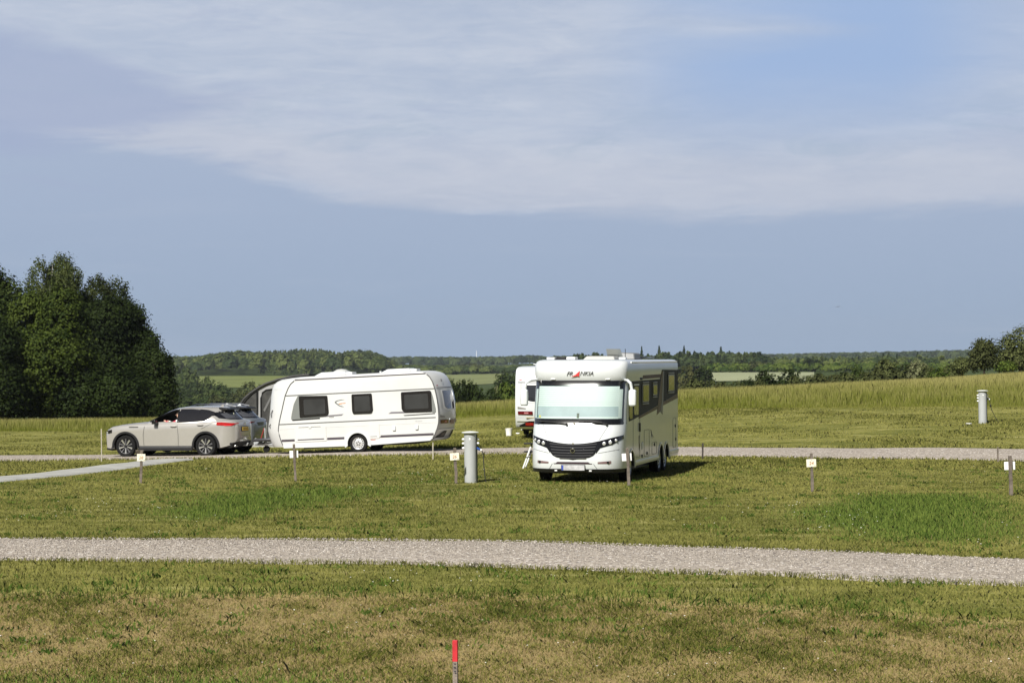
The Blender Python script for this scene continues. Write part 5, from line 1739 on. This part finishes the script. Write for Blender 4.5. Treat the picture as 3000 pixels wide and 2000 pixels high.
def build_driver():
    # figure in the car's frame: x = car's left, y = to the rear, z up
    cl = Matrix.Translation((car_xy[0], car_xy[1], -.335)) @ Matrix.Rotation(R(CA), 4, 'Z') @ Matrix.Rotation(R(.8), 4, 'X')
    root = thing('person', 'person in white top with red sleeves at the wheel of the beige car', 'person')
    root.matrix_world = cl
    J = {'pelvis': (.46, .02, .66, (.16, .13)), 'waist': (.46, .05, .86, (.14, .11)), 'chest': (.46, .06, 1.10, (.17, .12)), 'neckbase': (.46, .04, 1.25, (.07, .06)), 'neck': (.46, .02, 1.31, .05), 'head': (.46, -.01, 1.42, (.078, .09)), 'crown': (.46, 0, 1.52, (.06, .075)),
         'shl': (.64, .06, 1.22, .065), 'ell': (.70, -.20, 1.10, .05), 'wrl': (.60, -.42, 1.20, .035), 'hal': (.58, -.49, 1.22, .035),
         'shr': (.28, .06, 1.22, .065), 'elr': (.24, -.20, 1.08, .05), 'wrr': (.34, -.42, 1.19, .035), 'har': (.36, -.49, 1.22, .035),
         'hpl': (.56, -.02, .64, .09), 'knl': (.58, -.46, .72, .065), 'anl': (.58, -.78, .42, .045), 'tol': (.58, -.92, .40, .035),
         'hpr': (.36, -.02, .64, .09), 'knr': (.34, -.46, .72, .065), 'anr': (.34, -.80, .42, .045), 'tor': (.34, -.94, .40, .035)}
    B = [('pelvis', 'waist'), ('waist', 'chest'), ('chest', 'neckbase'), ('neckbase', 'neck'), ('neck', 'head'), ('head', 'crown'),
         ('chest', 'shl'), ('shl', 'ell'), ('ell', 'wrl'), ('wrl', 'hal'), ('chest', 'shr'), ('shr', 'elr'), ('elr', 'wrr'), ('wrr', 'har'),
         ('pelvis', 'hpl'), ('hpl', 'knl'), ('knl', 'anl'), ('anl', 'tol'), ('pelvis', 'hpr'), ('hpr', 'knr'), ('knr', 'anr'), ('anr', 'tor')]
    skin = mat('skin', (.50, .30, .22), .5)
    top = mat('white_top', (.70, .78, .78), .8)
    red = mat('red_sleeve', (.45, .03, .06), .8)
    trou = mat('dark_trousers', (.04, .04, .06), .9)

    def paint(c):
        if c.z > 1.29 or c.y < -.40 and c.z > 1.1:
            return 0
        if c.z < .74:
            return 3
        if (c.x > .60 or c.x < .31) and c.z > 1.0 and c.y < .0 or c.z < 1.0:
            return 2
        return 1
    skin_body('body', J, B, [skin, top, red, trou], root, paint)
    hair = MB().lathe([(-.085, .02), (-.05, .075), (0, .092), (.05, .085), (.085, .03)], (.46, .025, 1.475), 'z', 14)
    hair.build('hair', mat('hair_grey', (.10, .08, .065), .8), root)
    MB().lathe([(-.02, .012), (.0, .016), (.012, .01)], (.46, -.105, 1.415), 'y', 8).build('nose', skin, root)


build_driver()

# ------------------------------------------------------------------ posts, pillars and small things on the grass
WOOD = mat('weathered_wood', (.17, .14, .115), .9, var=.5, vscale=7, bump=.4, bscale=40)
WOODD = mat('dark_wood', (.045, .036, .03), .9, var=.4, vscale=7)
WOODP = mat('pale_wood', (.40, .37, .30), .9, var=.3, vscale=7)
SIGN = mat('sign_cream', (.80, .76, .62), .5, var=.05, vscale=3)
SIGNW = mat('sign_white', (.80, .80, .80), .5)
NUM = mat('number_brown', (.36, .17, .09), .6)
LOGO = mat('sign_mark', (.16, .20, .15), .6)


def post(name, label, bpx, bpy_, top, w_px, lean=0, plate=None, front=True, number=None, group=None, m=None, extra=False):
    b = hit(bpx, bpy_)
    s = b.y / F
    ht = (bpy_ - top) * s
    w = w_px * s
    root = thing(name, label, 'sign post' if plate else 'stake', b, (0, R(lean), R(8)), group)
    r_ = np.random.default_rng(int(bpx))
    rings = []
    for q in range(6):
        t = q / 5
        jx, jy = r_.normal(0, w * .06, 2)
        ww = w * .5 * (1 + r_.normal(0, .05))
        z = -.15 + (ht + .15) * t
        rings.append([(jx - ww, jy - ww, z), (jx + ww, jy - ww, z), (jx + ww, jy + ww, z), (jx - ww, jy + ww, z)])
    MB().loft(rings).build('post', m or WOOD, root, smooth=0, bevel=.006)
    if plate:
        cx, cy, pw, ph = plate
        z = (bpy_ - cy) * s
        x = (cx - bpx) * s - math.tan(R(lean)) * z
        y = -(w / 2 + .012) if front else (w / 2 + .012)
        pl = MB().box((x, y, z), (pw * s, .016, ph * s)).build('sign_plate', SIGN if front else SIGNW, root, bevel=.004)
        if number:
            text_part(pl, number, ph * s * .60, (x - .004, y - .011, z - .004), (R(90), 0, 0), NUM, 'number', .15)
            MB().box((x + pw * s * .36, y - .010, z - ph * s * .33), (.026, .004, .016)).build('plate_mark', LOGO, pl)
        sc = MB()
        for k in (-1, 1):
            sc.lathe([(-.006, .008), (.004, .008)], (x, y - .010 if front else y + .012, z + k * ph * s * .42), 'y', 8)
        sc.build('screw', STEEL, pl)
        if extra:
            MB().box((x - .04, w / 2 + .02, z + .12), (.20, .015, .12), 0, Matrix.Rotation(R(28), 3, 'X')).build('roof_board', WOOD, root)
    return root


GP = 'pitch number posts along the lawn'
post('sign_post', 'wooden post with cream plate number 28 in front of the beige car', 413, 1415, 1319, 8, 1.4, (414, 1339.5, 24, 21), True, '28', GP, extra=True)
post('sign_post', 'wooden post seen from behind its white plate, in front of the caravan nose', 866, 1410, 1300, 7, -2.6, (861.5, 1330, 25, 21), False, None, GP)
post('sign_post', 'wooden post with cream plate number 26 beside the grey service pillar', 1337, 1416, 1311, 8, -3.0, (1331, 1336.5, 27, 21), True, '26', GP)
post('sign_post', 'leaning wooden post with white plate back, in front of the motorhome wheel', 1843, 1424, 1312, 8, -3.0, (1837, 1338.5, 29, 22), False, None, GP)
post('sign_post', 'wooden post with cream plate number 24 standing alone on the lawn right of the motorhome', 2380, 1440, 1327, 7, -2.2, (2375, 1355.5, 29, 23), True, '24', GP)
post('sign_post', 'wooden post with white plate back at the right edge of the lawn', 2962, 1451, 1334, 9, -1.7, (2959.5, 1364, 33, 24), False, None, GP)
post('stake', 'thin pale stake standing left of the beige car by the gravel track', 298, 1351, 1256, 3.4, -.4, m=WOODP)
post('stake', 'short pale stake below the rear of the towed caravan', 1268.5, 1346, 1295, 3.6, 0, m=WOODP)
post('stake', 'short dark stake in the shadow right of the motorhome', 2058, 1346, 1297, 4.2, .8, m=WOODD)
post('stake', 'short grey-brown stake at the track edge near the right border', 2923, 1353, 1309, 4.2, -.4, m=WOOD)

# red-topped stake close to the camera
sy = 19.35
sx = X(1335, sy)
rs = thing('survey_stake', 'square wooden stake with a red painted top in the foreground', 'stake', (sx, sy, H1(sx, sy)), (0, R(-.3), R(-9)))
zt, zr = Zp(1873, sy) - H1(sx, sy), Zp(1935, sy) - H1(sx, sy)
MB().box((0, 0, (zr - .2) / 2), (.042, .042, zr + .2)).build('shaft', mat('stake_wood', (.27, .225, .185), .9, var=.5, vscale=9, bump=.4, bscale=60, color2=(.12, .10, .085)), rs, smooth=0, bevel=.002)
MB().box((0, 0, (zr + zt) / 2), (.0445, .0445, zt - zr)).build('painted_top', mat('red_paint', (.50, .018, .028), .55, var=.35, vscale=14), rs, smooth=0, bevel=.002)
mk = MB()
for k, (a, b) in enumerate([(.002, .02), (-.003, .05), (.004, .055), (.001, .085), (.006, .10)]):
    mk.box((a, -.0225, zr - b), (.016, .002, .010))
mk.build('ink_mark', mat('ink', (.03, .03, .035), .8), rs)


def pillar(label, px, base, top, cap0, cap1, t0, t1, cable_px, dark_side, scale_lbl):
    b = hit(px, base)
    s = b.y / F
    ht = (base - top) * s
    r_ = (t1 - t0) * s / 2
    rc_ = (cap1 - cap0) * s / 2
    root = thing('service_pillar', label, 'service pillar', b, (0, R(-.7), 0), 'service pillars with sockets')
    GP_ = mat('pillar_grey', (.36, .375, .378), .45, var=.10, vscale=2)
    pts = [(r_ * math.cos(q), r_ * math.sin(q)) for q in np.linspace(R(-218), R(18), 40)]
    inn = [(x * .93, y * .93) for x, y in pts[::-1]]
    MB().prism(pts + inn, -.1, ht - .055, 'z').build('tube', GP_, root)
    MB().box((r_ * .30, r_ * .55, ht * .47), (r_ * 1.70, r_ * .9, ht * .93)).build('socket_panel', mat('pillar_dark', (.025, .027, .03), .6), root)
    MB().lathe([(ht - .055, rc_ * .70), (ht - .045, rc_ * .97), (ht - .034, rc_), (ht - .022, rc_ * .90), (ht - .008, rc_ * .5), (ht, .01)], n=36, axis='z').build('cap', mat('pillar_cap', (.58, .60, .57), .5), root)
    for sx_, zs in ((-1, (.84, .76, .67)), (1, (.84, .76))):
        for z in zs:
            MB().lathe([(0, .028), (sx_ * .035, .026), (sx_ * .05, .018)], (sx_ * r_ * (1.0 if sx_ < 0 else 1.12), .02, z * ht), 'x', 12).build('socket', SIGNW, root)
    MB().box((-r_ * .05, -r_ * 1.0, ht * .85), (.035, .008, .045)).build('sticker', SIGNW, root)
    return root, b, s, ht, r_


GC_ = 'power cables plugged into the pillars'
p1, b1, s1, h1, r1 = pillar('grey service pillar with domed cap and blue plug, left of the motorhome', 1379, 1413, 1262, 1356, 1407, 1363, 1399, 1421, True, 1)
p2, b2, s2, h2, r2 = pillar('grey service pillar with domed cap standing far right before the tall grass', 2879, 1240, 1142, 2860, 2894, 2867, 2891, 2905, True, 2)


def cable(label, b, s, pts, plug_mat, fuse=None):
    W_ = [b + Vector(((px - bx) * s, -.03, (by - py) * s)) for px, py, bx, by in pts]
    root = thing('power_cable', label, 'cable', W_[-1], group=GC_)
    L = [p - W_[-1] for p in W_]
    # smooth the run
    P = []
    n = len(L)
    for i in range(n - 1):
        for t in np.linspace(0, 1, 6, endpoint=False):
            p0, p1_, p2_, p3 = L[max(i - 1, 0)], L[i], L[i + 1], L[min(i + 2, n - 1)]
            P.append(.5 * ((2 * p1_) + (p2_ - p0) * t + (2 * p0 - 5 * p1_ + 4 * p2_ - p3) * t * t + (3 * p1_ - p0 - 3 * p2_ + p3) * t ** 3))
    P.append(L[-1])
    MB().tube(P, .0125, 6).build('cord', mat('cord_black', (.016, .018, .016), .6), root)
    d = (L[1] - L[0]).normalized()
    MB().tube([L[0], L[0] + d * .09], .034, 10, r2=.026).build('plug', plug_mat, root)
    MB().tube([L[0] + d * .09, L[0] + d * .13], .024, 10).build('plug_end', SIGNW, root)
    if fuse:
        k = int(len(P) * fuse)
        MB().tube([P[k], P[k + 2]], .034, 8).build('coupling', BLACKP, root)


cable('black cable with blue plug hanging from the near pillar to the grass', b1, s1, [(1397, 1312, 1379, 1413), (1408, 1317, 1379, 1413), (1414, 1325, 1379, 1413), (1417, 1350, 1379, 1413), (1420, 1390, 1379, 1413), (1424, 1412, 1379, 1413)], mat('plug_blue', (.03, .08, .30), .4))
cable('black cable with inline coupling drooping from the far right pillar', b2, s2, [(2890, 1165, 2879, 1240), (2897, 1169, 2879, 1240), (2900, 1180, 2879, 1240), (2903, 1195, 2879, 1240), (2915, 1222, 2879, 1240), (2929, 1241, 2879, 1240)], BLACKP, .5)

# bucket and lid near the parked caravan
b = hit(1491, 1276)
s = b.y / F
bk = thing('bucket', 'white plastic bucket on the grass by the parked caravan', 'bucket', b)
MB().lathe([(0, .105), (.27, .135), (.285, .145), (.285, .13), (.26, .125), (.02, .10)], n=28, axis='z').build('body', SIGNW, bk)
hd = [(.14 * math.cos(q), -.02 - .03 * math.sin(q), .27 - .13 * math.sin(q)) for q in np.linspace(0, math.pi, 14)]
MB().tube(hd, .006, 5).build('handle', STEEL, bk)
b = hit(1517, 1272)
lid = thing('white_lid', 'flat white lid lying on the grass right of the bucket', 'lid', b + Vector((0, 0, .03)), (R(6), 0, 0))
MB().lathe([(0, .075), (.02, .08), (.028, .07), (.03, .01)], n=24, axis='z').build('disc', SIGNW, lid)
b = hit(2838, 1243)
cv = thing('manhole_cover', 'small pale concrete cover in the grass left of the far pillar', 'cover', b + Vector((0, 0, .015)))
MB().lathe([(0, .11), (.035, .11), (.045, .09), (.046, .01)], n=24, axis='z').build('disc', mat('cover_grey', (.48, .48, .45), .8), cv)

# folding step leaning by the motorhome's hidden side
b = hit(1541, 1373)
s = b.y / F
sl = thing('step_ladder', 'aluminium ladder with dark treads leaning on the far side of the motorhome', 'ladder', b)
Lp = lambda px, py, dy=0.0: Vector(((px - 1541) * s, dy, (1373 - py) * s))
for a, c in (((1532, 1372, 0), (1555, 1311, .5)), ((1540, 1369, .25), (1558, 1322, .75))):
    MB().tube([Lp(*a), Lp(*c)], .024, 6).build('rail', mat('ladder_alu', (.70, .71, .70), .4, .2), sl)
for py in (1301, 1325):
    MB().box(Lp(1550, py, .6), (.28, .30, .035)).build('tread', BLACKP, sl, bevel=.01)
MB().tube([Lp(1556, 1311, .5), Lp(1558, 1300, .6)], .02, 6).tube([Lp(1543, 1340, .2), Lp(1552, 1340, .5)], .016, 6).build('brace', BLACKP, sl)

# slim mast on the horizon and a bird in the sky
d = 5200
ms = thing('radio_mast', 'thin white mast standing up from the far ridge above the caravan rear', 'mast', (X(1396, d), d, H1(X(1396, d), d)))
MB().tube([(0, 0, 0), (0, 0, Zp(1027, d) - H1(X(1396, d), d))], 1.0, 8, r2=.5).build('shaft', SIGNW, ms)
d = 260
bird = thing('bird', 'tiny dark bird gliding in the sky at the right', 'bird', (X(2455, d), d, Zp(899, d)))
wg = MB().loft([[(-.33, 0, -.03), (-.33, .05, -.03), (-.33, .02, -.02)], [(-.12, -.05, .02), (-.12, .12, .02), (-.12, .03, .05)], [(0, -.06, 0), (0, .14, 0), (0, .04, .06)], [(.14, -.05, .05), (.14, .12, .05), (.14, .03, .08)], [(.36, 0, .04), (.36, .05, .04), (.36, .02, .05)]])
wg.build('wings', mat('bird_dark', (.09, .09, .10), .8), bird)
MB().loft([[(.035 * math.cos(q) * w, y, .02 + .035 * math.sin(q) * w) for q in np.linspace(0, 6.28, 9)[:-1]] for y, w in ((-.18, .2), (-.12, .9), (0, 1.2), (.15, .7), (.26, .5))]).build('body', mat('bird_dark', (.09, .09, .10), .8), bird)

# ------------------------------------------------------------------ grass, stones and flowers (nobody could count them)
BLADE = foliage_mat('grass_blade', (.084, .099, .016), (.30, .285, .080), .35, 1.4, 0, up=.75)
BLADEG = foliage_mat('grass_blade_green', (.058, .105, .014), (.18, .235, .046), .35, 2.0, 0, up=.7)
BLADED = foliage_mat('grass_blade_dry', (.165, .13, .040), (.43, .325, .155), .3, 2.0, 0, up=.75)
BLADEF = foliage_mat('grass_blade_fore', (.076, .096, .015), (.27, .26, .062), .35, 2.5, 0, up=.7)
BLADET = foliage_mat('grass_blade_tall', (.120, .140, .016), (.31, .285, .10), .35, .25, 0, up=.6)


def blades(name, x, y, ht, wd, m, seed, lean=.45, dz=0.0, tint=None, grad=0.0):
    r_ = np.random.default_rng(seed)
    n = len(x)
    z = h(x, y) + dz - .01
    a = r_.uniform(0, 2 * np.pi, n)
    c, s_ = np.cos(a), np.sin(a)
    b = r_.uniform(0, 2 * np.pi, n)
    ln = np.abs(r_.normal(0, lean, n)) * ht
    base = np.stack([x, y, z], 1)
    side = np.stack([c, s_, np.zeros(n)], 1) * (wd * .5)[:, None]
    tip = base + np.stack([np.cos(b) * ln, np.sin(b) * ln, ht], 1)
    mid = base + np.stack([np.cos(b) * ln * .35, np.sin(b) * ln * .35, ht * .6], 1)
    V = np.stack([base - side, base + side, mid + side * .8, tip, mid - side * .8], 1).reshape(-1, 3)
    Fc = np.arange(5 * n).reshape(n, 5)
    t = r_.uniform(0, 1, n) if tint is None else tint
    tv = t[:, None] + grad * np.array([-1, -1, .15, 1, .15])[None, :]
    o = quick(name, V, Fc, m, np.clip(tv, 0, 1.3).ravel())
    return tag(o, kind='stuff')


def frustum_pts(n, d0, d1, seed, power=-1.0, margin=1.12):
    """Random ground points in the view wedge, thinning with distance."""
    r_ = np.random.default_rng(seed)
    dm = (d0 * d1) ** .5
    n = int(n * (.2333 * 1.08 * dm + 4.5) / (.2333 * margin * dm + .8))      # the cover runs on well beyond the picture's edges
    u = r_.uniform(0, 1, n)
    e = 2 + power
    d = (d0 ** e + u * (d1 ** e - d0 ** e)) ** (1 / e) if abs(e) > 1e-6 else d0 * (d1 / d0) ** u
    x = r_.uniform(-1, 1, n) * (.2333 * 1.08 * d + 4.5)
    return x, d, r_


def off_roads(x, y, pad=0.0):
    a = np.abs(y - road1(x)) * .96 > 2.05 + pad
    b = np.abs(y - road2(x)) * .97 > 2.2 + pad
    P = np.array([(-16, 40), (-15.0, 46), (-13.1, 56), (-12.2, 63), (-11.0, 71.5)], float)
    cx = np.interp(y, P[:, 1], P[:, 0])
    c = (np.abs(x - cx) > .88 + pad) | (y > 72)
    return a & b & c


def lump(x, y, k=1.0):
    return (np.sin(x * 1.9 * k + 1.3 * np.sin(y * .8 * k)) * np.sin(y * 1.3 * k + 1.1 * np.sin(x * .7 * k)) + np.sin(x * .53 * k + 2) * np.sin(y * .31 * k + .7)) * .5


x, y, r_ = frustum_pts(300000, 25, 70, 51, -1.5)
g, dry, tall = masks(x, y)
n_ = r_.uniform(size=len(x))
lm = lump(x, y)
k = off_roads(x, y, .02) & (dry < .5) & (g + .5 * (n_ - .5) < .62)
blades('lawn_grass', x[k], y[k], r_.uniform(.025, .065, k.sum()) * (1 + .25 * lm[k]), r_.uniform(.008, .016, k.sum()) * np.maximum(1, y[k] / 40), BLADE, 52, .8, tint=np.clip(.5 + .38 * lm[k] + .3 * lump(x[k] * 1.3, y[k] * .8, .33) + r_.normal(0, .22, k.sum()), 0, 1))
x, y, r_ = frustum_pts(300000, 60, 106, 81, -.6)
lm = .6 * lump(x, y, .55) + .6 * lump(x * .9 + 5, y * 1.1, 1.3)
k = off_roads(x, y, .3) & (y < meadow_y(x)) & (lm + r_.normal(0, .35, len(x)) > .1)
blades('mown_tufts', x[k], y[k], r_.uniform(.03, .09, k.sum()) * (1 + .5 * lm[k]), r_.uniform(.018, .04, k.sum()), BLADE, 82, .8, tint=np.clip(.62 - .5 * lm[k] + r_.normal(0, .22, k.sum()), 0, 1))
# ragged fringe along the gravel and along the bank
x, y, r_ = frustum_pts(160000, 26, 40, 53, -1)
dd = np.abs(y - road1(x)) * .96
k = (dd > 1.93) & (dd < 2.3)
kb = (y > bank_y(x) - .25) & (y < bank_y(x) + .15) & (r_.uniform(size=len(x)) < .6 + .5 * lump(x, y, 2.0))
blades('bank_fringe', x[kb], y[kb], r_.uniform(.05, .13, kb.sum()), r_.uniform(.007, .014, kb.sum()), BLADEG, 83, .6, tint=np.clip(r_.normal(.1, .2, kb.sum()), 0, 1))
blades('grass_fringe', x[k], y[k], r_.uniform(.04, .10, k.sum()), r_.uniform(.007, .014, k.sum()), BLADE, 54, .5, tint=np.clip(r_.normal(.35, .25, k.sum()), 0, 1))
x, y, r_ = frustum_pts(120000, 64, 82, 55, -1)
dd = np.abs(y - road2(x)) * .97
k = (dd > 2.1) & (dd < 2.7)
blades('grass_fringe', x[k], y[k], r_.uniform(.05, .12, k.sum()), r_.uniform(.015, .03, k.sum()), BLADE, 56, .5)
# lush green patches
x, y, r_ = frustum_pts(420000, 19, 56, 57, -1)
g, dry, tall = masks(x, y)
k = off_roads(x, y, .1) & (g + .16 * lump(x, y) + .14 * lump(x, y, 2.7) > .28 + .55 * r_.uniform(size=len(x)))
blades('lush_grass', x[k], y[k], r_.uniform(.04, .13, k.sum()) * (.35 + .8 * g[k]), r_.uniform(.008, .018, k.sum()), BLADEG, 58, .5)
# thin dry turf of the foreground with green tufts
x, y, r_ = frustum_pts(330000, 18.5, 29, 59, -1)
g, dry, tall = masks(x, y)
lm = .5 * lump(x, y, 2.3) + .35 * lump(x + 3.3, y * 1.4, .9) + .35 * lump(x * 1.7, y + 9, 5.1)
k = (dry > .45) & (r_.uniform(size=len(x)) < .68 + .25 * lm)
blades('dry_grass', x[k], y[k], r_.uniform(.015, .05, k.sum()), r_.uniform(.005, .010, k.sum()), BLADED, 60, 1.0, tint=np.clip(.5 - .3 * lm[k] + r_.normal(0, .3, k.sum()), 0, 1))
k = (dry > .45) & (lm + r_.normal(0, .5, len(x)) > .20)
blades('green_tufts', x[k], y[k], r_.uniform(.015, .07, k.sum()) * (1 + .5 * lm[k]), r_.uniform(.006, .012, k.sum()), BLADEF, 61, .8, tint=np.clip(.4 - .45 * lm[k] + r_.normal(0, .25, k.sum()), 0, 1))
# taller single stalks
x, y, r_ = frustum_pts(900, 19, 60, 62, -1.3)
k = off_roads(x, y, .2)
blades('grass_stalks', x[k], y[k], r_.uniform(.08, .18, k.sum()), r_.uniform(.003, .006, k.sum()), BLADED, 63, .25)
# rosettes of broad-leaved weeds scattered through the turf
cx_, cy_, r_ = frustum_pts(700, 23, 64, 91, -1.1)
k = off_roads(cx_, cy_, .35)
cx_, cy_ = cx_[k], cy_[k]
sz = r_.uniform(.05, .22, len(cx_))
x = (cx_[:, None] + r_.normal(0, 1, (len(cx_), 26)) * sz[:, None]).ravel()
y = (cy_[:, None] + r_.normal(0, 1, (len(cx_), 26)) * sz[:, None]).ravel()
blades('weeds', x, y, r_.uniform(.03, .09, len(x)), r_.uniform(.018, .035, len(x)), BLADEG, 92, .9, tint=np.clip(np.repeat(r_.uniform(-.2, .6, len(cx_)), 26) + r_.normal(0, .1, len(x)), 0, 1))
# meadow of tall grass up to the brow
x, y, r_ = frustum_pts(520000, 92, 180, 64, .0, 1.12)
k = y > meadow_y(x) + r_.normal(0, .25, len(x))
x, y = x[k], y[k]
far_ = y - meadow_y(x)
ht = r_.uniform(.22, .60, len(x)) * np.clip(.5 + far_ / 8, .5, 1) * (1 + .15 * lump(x, y, .25))
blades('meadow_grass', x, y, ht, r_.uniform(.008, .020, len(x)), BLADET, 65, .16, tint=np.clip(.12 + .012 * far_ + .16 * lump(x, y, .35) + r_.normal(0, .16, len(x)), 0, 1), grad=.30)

# loose stones on the near road and chalky pebbles in the foreground
def stones(name, x, y, size, m, seed, dz):
    r_ = np.random.default_rng(seed)
    ico = np.array([(0, 0, 1), (.89, 0, .45), (.28, .85, .45), (-.72, .53, .45), (-.72, -.53, .45), (.28, -.85, .45), (0, 0, -.6)], float)
    fc = np.array([(0, 1, 2), (0, 2, 3), (0, 3, 4), (0, 4, 5), (0, 5, 1), (6, 2, 1), (6, 3, 2), (6, 4, 3), (6, 5, 4), (6, 1, 5)])
    n = len(x)
    a = r_.uniform(0, 6.28, n)
    v = ico[None] * (r_.uniform(.6, 1.3, (n, 7, 1))) * size[:, None, None] * np.array([1, .8, .55])
    c, s_ = np.cos(a)[:, None], np.sin(a)[:, None]
    vx, vy = v[..., 0] * c - v[..., 1] * s_, v[..., 0] * s_ + v[..., 1] * c
    V = np.stack([vx + x[:, None], vy + y[:, None], v[..., 2] + (h(x, y) + dz)[:, None]], -1).reshape(-1, 3)
    Fc = (fc[None] + np.arange(n)[:, None, None] * 7).reshape(-1, 3)
    return tag(quick(name, V, Fc, m, np.repeat(r_.uniform(0, 1, n), 7)), kind='stuff')


def stone_mat(name, stops):
    m = bpy.data.materials.new(name)
    m.use_nodes = True
    t = NT(m.node_tree)
    b = t.n['Principled BSDF']
    b.inputs['Roughness'].default_value = .85
    r_ = t.node('ShaderNodeValToRGB')
    t.put(r_.inputs[0], t.attr('tint'))
    e = r_.color_ramp.elements
    e[0].position, e[0].color = stops[0][0], stops[0][1] + (1,)
    e[1].position, e[1].color = stops[-1][0], stops[-1][1] + (1,)
    for p, c in stops[1:-1]:
        q = e.new(p)
        q.color = c + (1,)
    t.l.new(r_.outputs[0], b.inputs['Base Color'])
    return m


SM = stone_mat('stone', [(0, (.07, .065, .065)), (.08, (.18, .158, .135)), (.5, (.32, .282, .24)), (.9, (.46, .415, .36)), (1, (.60, .57, .53))])
x, y, r_ = frustum_pts(75000, 27, 40, 71, 0)
k = np.abs(y - road1(x)) * .96 < 2.0
x, y = x[k], y[k]
e_ = 1 - (np.abs(y - road1(x)) * .96 / 2.05) ** 2
stones('gravel_stones', x, y, r_.uniform(.008, .022, len(x)), SM, 72, .028 + .03 * e_)
x, y, r_ = frustum_pts(420, 19, 28, 73, -1)
k = masks(x, y)[1] > .5
stones('pebbles', x[k], y[k], r_.uniform(.006, .022, k.sum()), stone_mat('pebble', [(0, (.30, .26, .20)), (.6, (.45, .41, .34)), (1, (.75, .73, .68))]), 74, .01)
# clover and daisy heads
x, y, r_ = frustum_pts(2600, 24, 62, 75, -.5)
g, dry, tall = masks(x, y)
k = off_roads(x, y, .1) & (lump(x, y, .8) > .42) & (dry < .5)
stones('clover_flowers', x[k], y[k], r_.uniform(.010, .020, k.sum()), mat('clover_white', (.62, .62, .52), .8), 76, .07)

# ------------------------------------------------------------------ air
hz = bpy.data.materials.new('haze')
hz.use_nodes = True
ht_ = NT(hz.node_tree)
ht_.n.clear()
ho = ht_.node('ShaderNodeOutputMaterial')
pv = ht_.node('ShaderNodeVolumePrincipled')
pv.inputs['Color'].default_value = (.80, .88, 1.0, 1)
pv.inputs['Density'].default_value = 0.00006
pv.inputs['Anisotropy'].default_value = 0.2
ht_.l.new(pv.outputs[0], ho.inputs['Volume'])
tag(MB().box((0, 2150, 10), (6000, 4500, 120)).build('haze', hz, smooth=0), kind='stuff')
